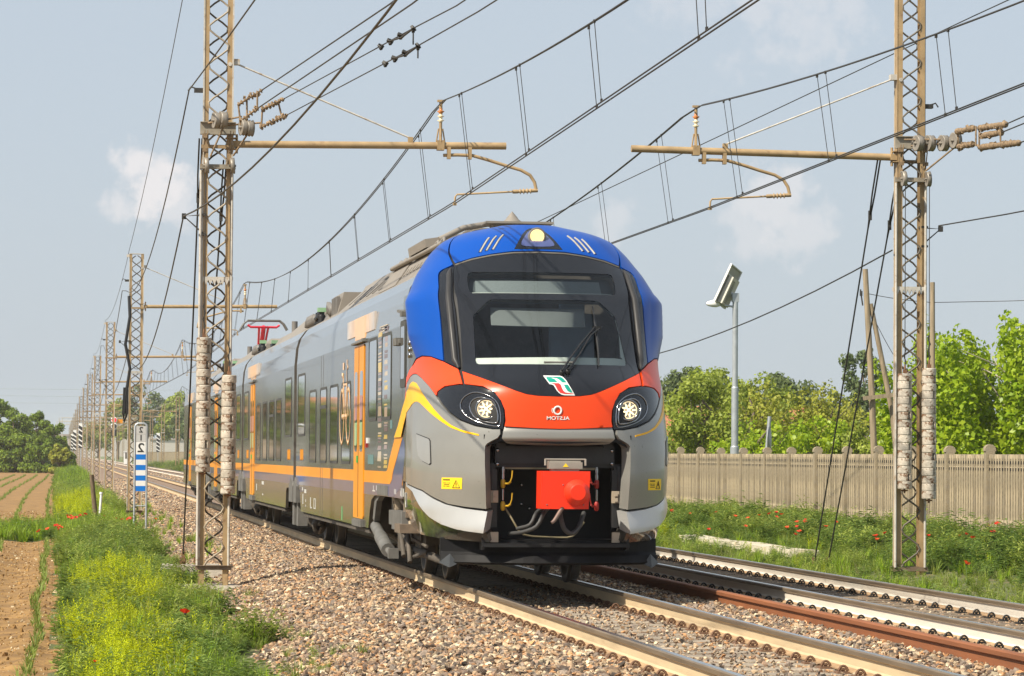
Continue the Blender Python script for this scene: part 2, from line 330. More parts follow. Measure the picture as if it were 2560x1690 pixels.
def make_track(xc,xl,xr,y0s,ys,websM,clipm,slpm,near_clip,phase):
    t=link('railway_track',None,kind='structure')
    for x in (xl,xr):
        b=MB(); b.sweep(rail_prof,(x,12,0),(x,1100,0),rail_mi(1,2,0,3)); b.obj('rail',[M_steel,websM,M_foot,M_head],t)
    sm=slp_mesh(slpm); cms={s:clip_mesh(clipm,s) for s in(-1,1)}; y=20+phase; i=0
    rest=MB()
    while y<ys:
        if y>y0s:
            s=link('sleeper',sm,t,(xc,y+rng.uniform(-.02,.02),rng.uniform(-.004,.004)-.004),(0,0,rng.uniform(-.01,.01)))
            if y<near_clip:
                for x,sides in((xl,(-1,1)),(xr,(-1,1))):
                    for sd_ in sides:
                        if sd_>0 and y>y0s+8: continue
                        link('rail_clip',cms[sd_],s,(x-xc,0,.004))
        y+=YP
    return t
make_track(5.287,4.5346,6.0396,19,78,M_web1,M_clip1,M_slp1,50,0)
make_track(8.871,8.1186,9.6236,25,88,M_web2,M_clip2,M_slp2,52,.2)
# a worn brown rail left lying between the two tracks
M_brail=mat('brown_rusted_rail',(.24,.085,.032),.75,var=.18,scale=1.5,stretch=(5,.6,5),bump=.15)
b=MB(); b.sweep([(x*1.12,z*1.12+.0) for x,z in rail_prof],(0,-20,0),(0,15,0)); tag(b.obj('spare_rail',M_brail,None,(7.2,40,-.005)),'long brown rusted spare rail lying between the two tracks','rail')
# ------------------------------------------------------------------ lattice masts with their cantilevers
def lacing(b,x0,y,z0,z1,ph,r=.0145,per=.54,seg=8):
    pts=[]; n=int((z1-z0)/per*seg)
    for i in range(n+1):
        z=z0+(z1-z0)*i/n; t=((z-z0)/per+ph)%1.0; tri=1-4*abs(t-.5); s_=max(-1,min(1,tri*1.18)); s_=math.sin(s_*math.pi/2*.93)*.5+s_*.5
        pts.append((x0*max(-1,min(1,s_*1.04)),y,z))
    b.tube(pts,r,5)
def ins_sheds(b,p0,p1,n,r0,r1,mi=0):
    p0,p1=Vector(p0),Vector(p1); d=p1-p0; L=d.length; prof=[(r0,0)]
    for i in range(n):
        a=L*(i+.15)/n; prof+=[(r0,a),(r1,a+L/n*.3),(r1*.8,a+L/n*.38),(r0,a+L/n*.45)]
    prof+=[(r0,L)]; b.lathe(prof,12,p0,d,mi)
M_shedA=mat('orange_insulator_glaze',(.45,.17,.05),.25,var=.3,scale=12); M_shedB=mat('cream_insulator_glaze',(.72,.62,.42),.3,var=.2,scale=12)
def chord_mesh(h,sgn,base):
    b=MB(); w_,d,t=.078,.17,.008; ox=.208*sgn
    for (cx_,cy_,sx,sy) in ((ox-sgn*t/2,0,t,d),(ox-sgn*w_/2,-d/2+t/2,w_,t),(ox-sgn*w_/2,d/2-t/2,w_,t)):
        b.box((cx_,cy_,(h-.0)/2+base/2),(sx if sx!=w_ else w_-.001,sy,h-base))
    b.box((ox-sgn*.004,-d/2-.004,h/2),(.022,.012,h-.3),1)
    return b.mesh('chord',[M_tan,M_galv])
def make_mast(name,h,tension=False,label='',group=None,arm=True,pull=False):
    t=thing(name,label,'mast',(0,0,0),group)
    for s in(-1,1): link('chord',chord_mesh(h,s,-.1),t)
    for y,ph in((-.088,0),(.088,.5)):
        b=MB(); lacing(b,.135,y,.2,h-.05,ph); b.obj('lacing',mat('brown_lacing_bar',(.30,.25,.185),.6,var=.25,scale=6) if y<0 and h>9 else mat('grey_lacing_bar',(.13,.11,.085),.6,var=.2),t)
    b=MB(); b.box((0,-.1,.175),(.50,.03,.06)); b.box((0,.1,.175),(.50,.03,.06)); b.box((0,-.10,.205),(.50,.09,.008)); b.box((0,.03,-.11),(.5,.3,.02)); b.obj('base_plate',mat('brown_base_iron',(.17,.12,.08),.7,var=.3,scale=8),t)
    b=MB(); b.frustum((0,.0,-.40),(1.7,1.5),(1.05,.85),.33); b.obj('foundation',M_conc,t)
    b=MB(); b.box((0,0,h),(.43,.19,.02)); b.box((-.24,-.02,h-.06),(.1,.05,.08)); b.obj('top_plate',M_galv,t)
    b=MB()
    for y in(-.103,.103):
        poly=[(-.23,.03),(.23,.03)]+[q for i in range(8) for q in ((.23-.0575*i,-.012),(.201-.0575*i,-.085))]+[(-.23,-.012)]
        b.prism(poly,lambda a,c,y=y:(a,y,c),lambda a,c,y=y:(a,y+.004,c))
    b.obj('spike_guard',M_galv,t,(0,0,4.22))
    if arm:
        z=6.14
        b=MB(); b.tube([(.30,0,z-.01),(4.10,0,z+.04)],.052,10); b.box((.25,0,z-.01),(.1,.14,.09)); b.box((.19,0,z-.08),(.16,.2,.012)); b.box((.19,0,z+.07),(.16,.2,.012)); b.tube([(.27,0,z-.14),(.27,0,z+.13)],.02,6)
        b.box((2.73,0,z+.06),(.07,.07,.16)); b.box((0,-.11,z-.06),(.46,.02,.05)); ca=b.obj('cantilever',M_tan,t)
        b=MB(); b.tube([(.25,0,7.27),(2.72,0,z+.13)],.014,6); b.box((.235,0,7.29),(.13,.12,.08)); b.tube([(.16,-.1,7.25),(.16,.1,7.25)],.03,6); b.obj('tie_rod',M_galv,ca)
        b=MB(); x=3.16; b.box((x,0,z+.03),(.1,.13,.14),0)
        for dx,dy in((-.05,0),(.05,0),(0,.05),(0,-.05)): b.tube([(x+dx*1.2,dy*1.2,z+.08),(x+dx*.6,dy*.6,z+.27)],.011,5)
        b.tube([(x,0,z+.06),(x,0,z+.36)],.022,8)
        ins_sheds(b,(x,0,z+.36),(x,0,z+.48),2,.024,.052,2); ins_sheds(b,(x,0,z+.48),(x,0,z+.56),1,.026,.055,1); b.tube([(x,0,z+.54),(x,0,z+.66)],.024,8); b.box((x,0,z+.665),(.1,.06,.03))
        b.obj('support_insulator',[M_tan,M_shedA,M_shedB],ca)
        b=MB(); cv=[(3.2,0,z-.11),(3.4,0,z-.10),(3.62,0,z-.105),(3.85,0,z-.165),(4.1,0,z-.24),(4.32,0,z-.30),(4.45,0,z-.37),(4.515,0,z-.47),(4.54,0,z-.58)]
        if pull: cv=[(6.32-q[0],q[1],q[2]) for q in cv]
        fl=(lambda q:(6.32-q,0)) if pull else (lambda q:(q,0))
        b.tube(cv,.024,8)
        for xx in((3.04,2.74) if pull else(3.28,3.58)): b.box((xx,0,z-.06),(.05,.09,.2)); 
        b.tube([(*fl(4.56),z-.585),(*fl(4.48),z-.59)],.028,8); ins_sheds(b,(*fl(4.48),z-.592),(*fl(4.28),z-.605),4,.024,.045); b.tube([(*fl(4.28),z-.605),(*fl(4.2),z-.61)],.028,8)
        b.tube([(*fl(4.2),z-.61),(*fl(3.40),z-.665),(*fl(3.375),z-.70),(*fl(3.37),z-.80)],.015,6); b.box((*fl(3.37),z-.80),(.05,.06,.04)); b.obj('steady_arm',M_tan,ca)
    b=MB(); b.box((-.27,0,6.88),(.13,.1,.06)); b.tube([(-.3,0,6.9),(-.38,0,6.93),(-.42,0,6.87)],.012,5); b.obj('line_bracket',M_dark,t); b=MB(); b.tube([(-.2,-.1,5.12),(-.46,0,5.10),(-.2,-.1,4.86)],.012,5); b.box((-.2,-.02,5.12),(.1,.22,.03)); b.box((-.2,-.02,4.84),(.1,.22,.03)); b.box((-.46,0,5.1),(.06,.06,.08)); b.obj('line_bracket',M_dark,t)
    return t
ZB=-.311; XM,XMR=2.1475,12.1607; YS=[45.885+49.384*k for k in range(15)]
ordn='first second third fourth fifth sixth seventh eighth ninth tenth eleventh twelfth thirteenth fourteenth fifteenth'.split()
GL,GR='lattice masts in the row left of the tracks','lattice masts in the row right of the tracks'
mA=make_mast('catenary_mast',9.6,label='tall near lattice mast at left with two stacks of round weights',group=GL); mA.location=(XM,YS[0],ZB)
mC=make_mast('catenary_mast',7.66,group=GL); mB=make_mast('catenary_mast',7.66,label='second mast of the left row, behind the blue striped sign',group=GL,pull=True); mB.location=(XM,YS[1],ZB-.1)
for k in range(2,15):
    c=(mC if k==2 else copy_tree(mB if k%2 else mC)); c.location=(XM+rng.uniform(-.03,.03),YS[k],ZB-.12+rng.uniform(-.05,.05)); c.rotation_euler=(0,0,rng.uniform(-.03,.03)); c['label']='brown lattice mast, %s from the front in the row left of the tracks'%ordn[k]
mR=make_mast('catenary_mast',9.6,pull=True); mR.location=(XMR,YS[0],ZB); mR.rotation_euler=(0,0,math.pi); mR['group']=GR; mR['label']='tall near lattice mast in the grass at right before the concrete fence'
for k in range(6,15):
    c=copy_tree(mC if k%2 else mB); c.location=(XMR,YS[k],ZB); c.rotation_euler=(0,0,math.pi); c['group']=GR; c['label']='far lattice mast, %s from the front in the row right of the tracks'%ordn[k]
# tensioning gear on the two near masts
def gear(t,mir,strings,pulls,rope_to):
    """strings: list of (start, end) in mast coordinates; each a chain of dirty insulators with clamps"""
    b=MB(); b.box((0,-.12,6.33),(.5,.03,.17)); b.box((0,-.15,6.25),(.5,.09,.014)); b.box((0,-.15,6.42),(.5,.06,.01)); b.box((0,-.12,5.80),(.5,.03,.06)); b.box((0,-.15,5.77),(.5,.09,.012)); b.obj('cross_beam',mat('grey_weathered_iron',(.27,.24,.19),.65,var=.25,scale=7),t)
    for x in(-.232,.205):
        b=MB(); b.tube([(x,-.12,.2),(x,-.12,5.75)],.019,8); b.obj('guide_rod',M_galv,t)
    for x in(-.16,.20):
        b=MB(); b.lathe([(.02,-.02),(.1,-.025),(.115,-.03),(.105,0),(.115,.03),(.1,.025),(.02,.02)],20,(x,-.26,5.80),(1,0,.06)); b.tube([(x-.05,-.26,5.8),(x+.05,-.26,5.8)],.018,6)
        for dx in(-.02,.02): b.box((x-.03+dx,-.2,6.05),(.012,.02,.5),1,Euler((0,.10,0)).to_matrix())
        b.box((x-.03,-.2,6.22),(.07,.05,.06),1); b.box((x-.02,-.22,6.02),(.06,.05,.05),1); b.obj('guide_pulley',[mat('pulley_grey',(.30,.27,.23),.5,metal=.3,var=.2),M_insul],t)
    for p in pulls:
        b=MB(); b.lathe([(.025,-.035),(.10,-.04),(.118,-.045),(.10,-.02),(.118,0),(.10,.02),(.118,.045),(.10,.04),(.025,.035)],22,p,(1,.25,0)); b.tube([(p[0]-.07,p[1],p[2]),(p[0]+.07,p[1],p[2])],.022,6); b.obj('tension_pulley',MATS['pulley_grey'],t)
    for a,c in strings:
        a,c=Vector(a),Vector(c); b=MB(); b.tube([a,c],.016,6); L=(c-a).length; n=max(4,int(L/.05))
        for i in range(n):
            p=a.lerp(c,(i+.5)/n); r=rng.uniform(.030,.052); b.lathe([(.012,-.012),(r,-.006),(r*.9,.008),(.012,.014)],8,p,c-a)
            if rng.random()<.6: b.box(p+Vector((rng.uniform(-.02,.02),0,rng.uniform(-.04,.04))),(.035,.03,.045),0,Euler((rng.uniform(0,3),rng.uniform(0,3),0)).to_matrix())
        b.obj('strain_insulator',M_insul,t)
    for p0,p1 in rope_to:
        b=MB(); b.tube([p0,p1],.014,5); b.obj('link_rod',M_insul,t)
O=Vector((XM,YS[0],ZB)); mast_pt=lambda x,y,z:tuple(Vector((x,y,z))-O)
SA=[((2.39,45.3,6.31),(2.73,45.2,6.52)),((2.43,45.3,6.09),(2.68,45.2,6.27)),((2.72,45.2,6.24),(3.02,45.0,6.38)),((2.70,45.2,5.99),(3.07,45.0,6.16))]
gear(mA,0,[(mast_pt(*a),mast_pt(*c)) for a,c in SA],[mast_pt(2.11,45.5,6.11),mast_pt(2.20,45.45,6.12),mast_pt(2.48,45.3,6.0),mast_pt(2.56,45.3,5.99)],
     [(mast_pt(2.0,45.6,6.08),mast_pt(2.45,45.3,6.15)),(mast_pt(2.2,45.6,6.05),mast_pt(2.72,45.2,6.06)),(mast_pt(2.40,45.3,6.33),mast_pt(2.44,45.3,6.03)),(mast_pt(2.52,45.3,6.38),mast_pt(2.53,45.3,6.0)),(mast_pt(2.73,45.2,6.25),mast_pt(2.72,45.2,5.97)),(mast_pt(2.03,45.5,5.6),mast_pt(2.2,45.45,6.0)),(mast_pt(2.35,45.5,5.62),mast_pt(2.53,45.3,5.9)),(mast_pt(2.66,45.2,6.5),mast_pt(2.66,45.2,6.24)),(mast_pt(2.94,45.1,6.36),mast_pt(3.0,45.1,6.12))])
O2=Vector((XMR,YS[0],ZB)); mp2=lambda x,y,z:(-(x-XMR),-(y-YS[0]),z-ZB)
SB=[((12.62,45.0,6.12),(12.55,43.9,6.06)),((12.54,43.6,6.03),(12.44,42.0,5.92)),((12.56,43.6,5.92),(12.47,42.3,5.84)),((12.63,45.0,5.90),(12.55,43.9,5.84)),((12.54,43.6,5.76),(12.40,41.2,5.60))]
mR_before=set(mR.children)
gear(mR,1,[(mp2(*a),mp2(*c)) for a,c in SB],[mp2(12.18,45.5,5.99),mp2(12.34,45.45,5.99),mp2(12.50,45.3,5.98),mp2(12.62,45.1,6.0)],
     [(mp2(12.0,45.6,6.05),mp2(12.65,45.2,6.03)),(mp2(12.1,45.6,5.96),mp2(12.68,45.2,5.98)),(mp2(12.63,45.0,6.14),mp2(12.63,45.0,5.88)),(mp2(12.55,43.8,6.08),mp2(12.55,43.8,5.8)),(mp2(12.30,45.5,5.6),mp2(12.63,45.1,5.92)),(mp2(12.54,43.6,6.05),mp2(12.54,43.6,5.75)),(mp2(12.46,42.3,5.95),mp2(12.46,42.3,5.72))])
for o in mR.children:   # the turned mast keeps its gear on the camera side
    if o.name.split('.')[0] in('cross_beam','guide_rod','guide_pulley'): o.rotation_euler=(0,0,math.pi)

# stacks of round weights
def disc_mesh():
    b=MB(); n=28; r=[]
    for i in range(n): r.append(.035 if i in(0,) else .103)
    pr=[]
    for z,k in((-.0535,.96),(-.044,1),(.044,1),(.0535,.93)): pr.append([(math.cos(2*math.pi*i/n)*r[i]*k,math.sin(2*math.pi*i/n)*r[i]*k,z) for i in range(n)])
    vs=[p for g in pr for p in g]; fs=[(a*n+i,a*n+(i+1)%n,(a+1)*n+(i+1)%n,(a+1)*n+i) for a in range(3) for i in range(n)]
    b.add(vs,fs,0,False); b.add(pr[0]+[(0,0,-.0535)],[(i,n,(i+1)%n) for i in range(n)]); b.add(pr[-1]+[(0,0,.0535)],[(i,(i+1)%n,n) for i in range(n)])
    return b
wm=[mat('silver_weight_%d'%i,(.47,.42,.35),.6,var=.28,scale=9,rand=.15,bump=.35,bscale=30,col2=(.13,.065,.03),c2=(a,a+.09),c2scale=11) for i,a in enumerate((.53,.50,.56))]
dms=[disc_mesh().mesh('weight_disc',m) for m in wm]
GW='stacks of round tension weights on the near masts'
def weights(x,y,z0,n,top,label):
    t=thing('counterweight',label,'counterweight',(x,y,z0),GW); h=.1105
    for i in range(n):
        d=link('weight_disc',dms[rng.randrange(3)],t,(rng.uniform(-.004,.004),rng.uniform(-.004,.004),h*(i+.5)),(0,0,R(-58+rng.uniform(-9,9)) if i%2 else R(120)))
    b=MB(); b.tube([(0,0,-.06),(0,0,h*n+.12)],.014,6); b.lathe([(.05,-.01),(.05,-.03),(.02,-.035)],10); b.box((0,0,h*n+.03),(.05,.05,.05)); b.obj('hanger_rod',M_rust,t)
    b=MB(); b.tube([(0,0,h*n+.1),(0,0,top-z0)],.0065,5)
    for k in range(4): b.tube([(.0,0,h*n+.12+k*.09),(.018*(-1)**k,0,h*n+.165+k*.09),(0,0,h*n+.21+k*.09)],.009,5)
    b.obj('hanger_rope',M_dark,t)
weights(1.972,45.60,1.20,17,5.5,'left stack of silver round weights with rust, hanging high on the near left mast')
weights(2.325,45.58,.90,15,5.5,'right stack of rust stained round weights, hanging lower on the near left mast')
weights(12.02,45.60,1.02,15,5.4,'shorter stack of rusty round weights, left of the two on the mast by the fence')
weights(12.372,45.58,.88,17,5.4,'longer stack of rusty round weights, right of the two on the mast by the fence')

# ------------------------------------------------------------------ overhead lines
def mess_z(Y):
    k=((Y-YS[0])/49.384)%1.0; return 5.70+.79*(2*k-1)**2
def line(name,x0,stag,label):
    t=thing(name,label,'overhead line',(x0,0,0),'overhead lines above the two tracks')
    Yl=[2+1.4*i for i in range(130)]+[190+6*i for i in range(85)]
    def cxx(Y):
        k=(Y-YS[0])/49.384; i=math.floor(k); a=stag if i%2==0 else -stag; return a*(1-2*(k-i))
    for s in(-1,1):
        b=MB(); b.tube([(s*.022,Y,mess_z(Y)+.01*s) for Y in Yl],.0095,5,caps=False); b.obj('messenger_wire',M_wire,t)
        b=MB(); b.tube([(cxx(Y)+s*.025,Y,5.03) for Y in Yl],.0085,5,caps=False); b.obj('contact_wire',M_wire,t)
    far=MB()
    for k in range(-1,8):
        for o in(2.5,8,13.4,19,24.6,30.2,35.8,41.2,46.8):
            for s,dy in((-1,0),(1,.62)):
                Y=YS[0]+49.384*k+o+dy
                if Y<18: continue
                b=far if Y>150 else MB(); b.tube([(s*.022,Y,mess_z(Y)),(cxx(Y)+s*.025,Y,5.03)],.0045,4,caps=False)
                if Y<150: b.box((s*.022,Y,mess_z(Y)-.015),(.022,.04,.035)); b.box((cxx(Y)+s*.025,Y,5.045),(.02,.04,.035)); b.obj('dropper',M_wire,t)
    far.obj('dropper',M_wire,t,kind='stuff')
    return t
line('overhead_line',5.31,.18,'sagging double wire line with droppers above the track the train runs on')
line('overhead_line',8.98,.21,'sagging double wire line with droppers above the empty right hand track')
def sagline(p,q,sag,n=24): 
    p,q=Vector(p),Vector(q); return [p.lerp(q,i/n)-Vector((0,0,4*sag*(i/n)*(1-i/n))) for i in range(n+1)]
def cable(name,pts,r,label,cat='cable',m=None,group=None):
    b=MB(); b.tube(pts,r,6); return tag(b.obj(name,m or M_wire),label,cat,group)
# four anchor wires of the section end
b4=[('upper left',(2.73,45.2,6.52),[(3.35,33.6,6.15),(4.2,17.3,5.9),(5.1,0,5.9)]),('second',(2.68,45.2,6.27),[(3.41,32.1,5.94),(4.3,16,5.75),(5.2,0,5.8)]),('third',(3.02,45.0,6.38),[(3.56,33.3,5.86),(3.69,30.7,5.74),(4.4,15,5.35),(5.2,0,5.3)]),('lowest',(3.07,45.0,6.16),[(3.61,33.3,5.68),(3.77,29.7,5.55),(4.45,15,5.2),(5.2,0,5.2)])]
GA='anchor wires running from the near left mast over the track'
labs=['anchor wire from the topmost insulator chain of the near left mast','anchor wire just below the topmost one, from the near left mast','thin anchor wire with clamps, upper of the lower pair from the near left mast','thin anchor wire with clamps, lowest one from the near left mast']
for i,(nm,a,rest) in enumerate(b4):
    t=thing('anchor_wire',labs[i],'wire',(0,0,0),GA); b=MB(); b.tube([a]+rest,.0095 if i<2 else .0075,5); b.obj('wire_rope',M_wire,t)
    if i>1:
        A,B=Vector(a),Vector(rest[0]); b=MB()
        for f in(.80,.86,.925,1.0):
            p=A.lerp(B,f); b.box(p,(.03,.07,.035),0,Euler((.4,.5,f*9)).to_matrix()); b.box(p+Vector((0,0,-.03)),(.02,.03,.03),0,Euler((.2,.9,f*5)).to_matrix())
        p=A.lerp(B,.86); q=A.lerp(B,1.0); b.tube([p,p.lerp(q,.5)+Vector((0,0,-.03)),q],.012,5); b.tube([q,q+Vector((.0,0,-.17 if i==2 else -.13))],.008,4); b.obj('wire_clamp',M_dark,t)
for a,c,lb in (((12.44,42.0,5.92),(9.3,-3.5,6.3),'anchor wire leaving the top insulator chain of the near right mast'),((12.47,42.3,5.84),(9.2,-3.5,5.9),'anchor wire leaving the middle insulator chain of the near right mast'),((12.40,41.2,5.60),(9.1,-3.5,5.2),'anchor wire leaving the lowest insulator chain of the near right mast')): cable('anchor_wire',sagline(a,c,.15,10),.009,lb,'wire',group='anchor wires of the near right mast')
cable('earth_wire',sagline((1.9,-3.5,9.3),(1.88,YS[0],9.25),.4,12)+sagline((1.88,YS[0],9.25),(1.92,YS[1],7.32),.3,12)+[p for k in range(1,7) for p in sagline((1.92,YS[0]+49.384*k,7.30),(1.92,YS[0]+49.384*(k+1),7.30),.45,12)],.007,'thin earth wire along the mast tops at far left','wire')
cable('feeder_cable',sagline((3.3,-3.5,6.75),(1.74,YS[0],6.57),.25,14)+[p for k in range(0,6) for p in sagline((1.74,YS[0]+49.384*k,6.57-.4*min(k,1)),(1.86,YS[0]+49.384*(k+1),6.17),.9,14)],.0105,'dark upper cable hooked to the side of the left masts')
cable('feeder_cable',sagline((3.06,-3.5,6.8),(1.68,YS[0],4.79),1.05,22)+sagline((1.68,YS[0],4.79),(2.05,YS[1],4.0),.8,16),.0112,'thick lower cable crossing before the near left mast and drooping to the second mast')
cable('feeder_cable',[p for k in range(1,5) for p in sagline((1.9,YS[0]+49.384*k,4.3),(1.9,YS[0]+49.384*(k+1),4.3),.7,10)],.011,'far lower cable drooping along the left masts')
b=MB(); b.tube([(1.93,94.9,6.0),(1.96,94.8,5.4),(1.84,94.8,4.6),(1.98,94.8,3.9),(1.86,94.8,3.1),(1.83,94.8,2.6)],.05,6); b.tube([(1.83,94.8,3.35),(1.80,94.8,2.6),(1.83,94.8,2.35),(1.90,94.8,2.6),(1.9,94.8,3.3)],.045,6); tag(b.obj('cable_loop',M_black),'black cable coil hanging on the second left mast','cable')
cable('feeder_cable',sagline((14.9,20,5.55),(12.46,45.4,4.80),.25,10),.010,'horizontal cable running right from the clamp on the near right mast')
cable('feeder_cable',sagline((11.9,YS[0],4.47),(12.1,YS[1],4.4),.95,20),.011,'sagging cable running from the near right mast to behind the train')
cable('anchor_wire',[(16.2,28,9.3),(13.3,46.6,8.0),(9.0,75,5.95),(8.9,95,5.9)],.0085,'single thin wire coming down behind the near right mast to the far track','wire',group=GA)
for a,c,lb in (((11.72,45.95,5.8),(11.62,49.6,-.28),'left of two guy wires from the near right mast to the grass'),((12.05,46.05,5.65),(11.86,49.7,-.28),'right of two guy wires from the near right mast to the grass'),((1.915,46.0,5.9),(1.90,50.6,-.2),'dark guy wire left of the near left mast, fixed to a concrete block'),((2.26,46.0,5.6),(2.10,50.4,-.2),'dark guy wire seen through the lattice of the near left mast')):
    t=thing('guy_wire',lb,'wire',a,'guy wires of the near masts'); a,c=Vector(a),Vector(c); d=c-a; b=MB(); b.tube([d*.16,d],.0125,6); b.obj('guy_rope',M_dark,t)
    b=MB(); b.tube([(-.02,0,0),d*.08+Vector((-.02,0,0)),d*.16],.013,5); b.tube([(.02,0,0),d*.08+Vector((.02,0,0)),d*.16],.013,5); b.box(d*.13,(.05,.03,.14)); b.obj('turnbuckle',M_dark,t); b=MB(); b.box(d,(.09,.09,.12)); b.box(d*.985,(.05,.05,.2)); b.obj('anchor_shackle',M_rust,t)
b=MB(); b.frustum((0,0,-.35),(1.15,1.1),(.85,.8),.42); o=tag(b.obj('concrete_block',M_conc,None,(2.02,50.5,-.32)),'low weathered concrete anchor block behind the near left mast','block')
for i,(lb,y) in enumerate((('pale concrete slab in the grass left of the guy wires, farthest of the row',62.6),('second pale concrete slab in the grass left of the guy wires',60.0),('third pale concrete slab in the grass, close left of the guy wires',57.4),('nearest pale concrete slab of the row, beside the guy wires',54.8))):
    b=MB(); b.frustum((0,0,0),(.55,2.45),(.50,2.40),.13); tag(b.obj('concrete_slab',mat('pale_slab',(.52,.47,.36),.9,var=.25,scale=6,col2=(.40,.28,.14),c2=(.55,.7),c2scale=3),None,(12.45+.03*(-1)**i,y,-.23),rot=(.01*(-1)**i,.02,.015*(-1)**i)),lb,'slab','pale slabs in the right verge')
b=MB(); b.frustum((0,0,0),(.34,.5),(.30,.46),.08); o=tag(b.obj('concrete_slab',M_conc,None,(1.42,35.3,-.50),rot=(0,.1,.2)),'small pale concrete slab in the weeds beside the lone poppy','slab')
import math
def lerp_tab(t,tab):
    if t<=tab[0][0]: return tab[0][1]
    for (a,va),(b,vb) in zip(tab,tab[1:]):
        if t<=b: return va+(vb-va)*(t-a)/(b-a)
    return tab[-1][1]
def smooth_tab(tab,dz=.09):
    def g(z): return sum(lerp_tab(z+k*dz/3,tab)*w for k,w in ((-3,1),(-2,2),(-1,3),(0,4),(1,3),(2,2),(3,1)))/16
    return g
YC=smooth_tab([(.3,34.62),(.64,34.46),(.9,34.46),(1.2,34.42),(1.6,34.43),(1.9,34.44),(2.1,34.46),(2.22,34.5),(2.37,34.65),(2.55,34.84),(3.0,35.3),(3.37,35.68),(3.56,35.86),(3.76,36.05),(3.9,36.2),(4.0,36.38),(4.08,36.6),(4.2,36.9)])
WZ=smooth_tab([(.2,1.22),(.53,1.30),(.9,1.395),(1.3,1.41),(3.2,1.41),(3.28,1.40),(3.5,1.30),(3.75,1.13),(3.9,.98),(4.0,.76),(4.06,.45),(4.1,.25),(4.2,.1)],.05)
FZ=smooth_tab([(.3,2.1),(2.3,2.1),(2.6,1.75),(3.0,1.25),(3.25,1.0),(3.5,1.0),(3.75,.95),(3.9,.8),(4.0,.6),(4.08,.35)])
NZ=smooth_tab([(.3,3.0),(1.5,3.0),(2.2,2.6),(2.45,2.25),(3.0,2.3),(3.5,2.4),(4.0,2.4)])
XC=5.287  # axis of the track the train stands on
def nose(s,z,off=0.0):
    a=min(abs(s),1.0); sg=-1 if s<0 else 1
    W=WZ(z); q=math.sin(a*math.pi/2); n=NZ(z)
    Y=YC(z)+FZ(z)*(1-max(0,1-q**n)**(1/n))
    if abs(s)>1: Y+=abs(s)-1
    p=(XC+sg*W*q,Y,z)
    if off:
        e=1e-3
        p1=nose(s+e,z);p0=nose(s-e,z);q1=nose(s,z+e);q0=nose(s,z-e)
        u=[p1[i]-p0[i] for i in range(3)];v=[q1[i]-q0[i] for i in range(3)]
        nx=(u[1]*v[2]-u[2]*v[1],u[2]*v[0]-u[0]*v[2],u[0]*v[1]-u[1]*v[0])
        l=math.sqrt(sum(c*c for c in nx)) or 1
        p=tuple(p[i]+nx[i]/l*off for i in range(3))
    return p
# ------------------------------------------------------------------ the train
M_blue=mat('train_blue',(.0,.060,.34),.33,coat=.08,spec=.25,var=.05,scale=1); M_red=mat('train_red',(.80,.062,.008),.32,coat=.10,spec=.3,col2=(.30,.03,.008),c2=(.69,.71),c2scale=40,var=.05,scale=1)
M_silver=mat('train_silver',(.285,.28,.258),.36,metal=.35,coat=.5,var=.06,scale=2,col2=(.13,.12,.105),c2=(.655,.69),c2scale=38)
M_silver2=mat('bumper_lit_silver',(.53,.53,.52),.33,metal=.4,coat=.5,var=.06,scale=2)  # lighter than the cheek silver: highlight on the upward face painted in
M_body=mat('train_dark_grey',(.058,.060,.052),.17,coat=.22,spec=.42,var=.10,scale=.8,stretch=(1,1,.25),col2=(.075,.073,.062),c2=(.5,.7),c2scale=.6)
M_light=mat('train_light_grey',(.155,.178,.205),.25,coat=.6,var=.06,scale=.8)
M_orange=mat('train_orange',(.72,.275,.008),.42,coat=.08,spec=.3,var=.06,scale=1.2); M_yellow=mat('train_yellow',(.92,.48,.0),.38,coat=.15,spec=.3,var=.03)
M_orange2=mat('train_faded_orange',(.85,.50,.23),.35,coat=.4,var=.05)
M_purple=mat('train_purple_blue',(.075,.08,.18),.3,coat=.6,var=.08); M_navy=mat('train_navy',(.03,.06,.22),.3,coat=.6,var=.1)
M_skirt=mat('train_skirt_dark',(.05,.047,.04),.10,coat=1.0,var=.15,scale=3)
M_gblack=mat('gloss_black',(.010,.011,.014),.12,coat=.35,spec=.35,var=.2,scale=30,detail=2)
M_hull=mat('seam_black',(.006,.006,.007),.6,var=.1)
M_roofgrey=mat('roof_equipment_grey',(.23,.205,.175),.6,var=.12,scale=3); M_roofdk=mat('roof_dark_grey',(.15,.14,.13),.6,var=.2)
M_under=mat('underframe_dirt',(.085,.072,.058),.8,var=.35,scale=5,bump=.3); M_under2=mat('underframe_grey',(.13,.125,.115),.65,var=.25,scale=6)
M_pane=mat('tinted_pane',(.012,.014,.016),.03,coat=1,var=.1,spec=.9); M_frame=mat('window_rubber',(.045,.046,.042),.5,var=.1)
M_wheel=mat('wheel_steel',(.10,.085,.07),.55,metal=.4,var=.3,scale=6); M_tyre=mat('wheel_tread',(.45,.42,.38),.3,metal=.9,var=.1)
M_cream=mat('cab_cream_trim',(.62,.62,.54),.6,var=.08); M_cabdk=mat('cab_dark_inside',(.32,.39,.47),.7,var=.2,scale=2); M_vis=mat('sun_visor_grey',(.16,.165,.155),.7,var=.05)
M_disp=mat('display_grey',(.19,.205,.20),.6,var=.10,scale=60); M_silt=mat('sticker_yellow',(.90,.62,.02),.5,var=.04); M_ink=mat('print_black',(.02,.02,.02),.6)
M_led=mat('warm_led',(.9,.7,.4),.4,emit=(1,.80,.48,.95)); M_ledtop=mat('top_lamp_led',(.9,.7,.35),.4,emit=(1,.72,.34,.9))
M_chrome=mat('lamp_chrome',(.35,.35,.36),.12,metal=1,var=.1)
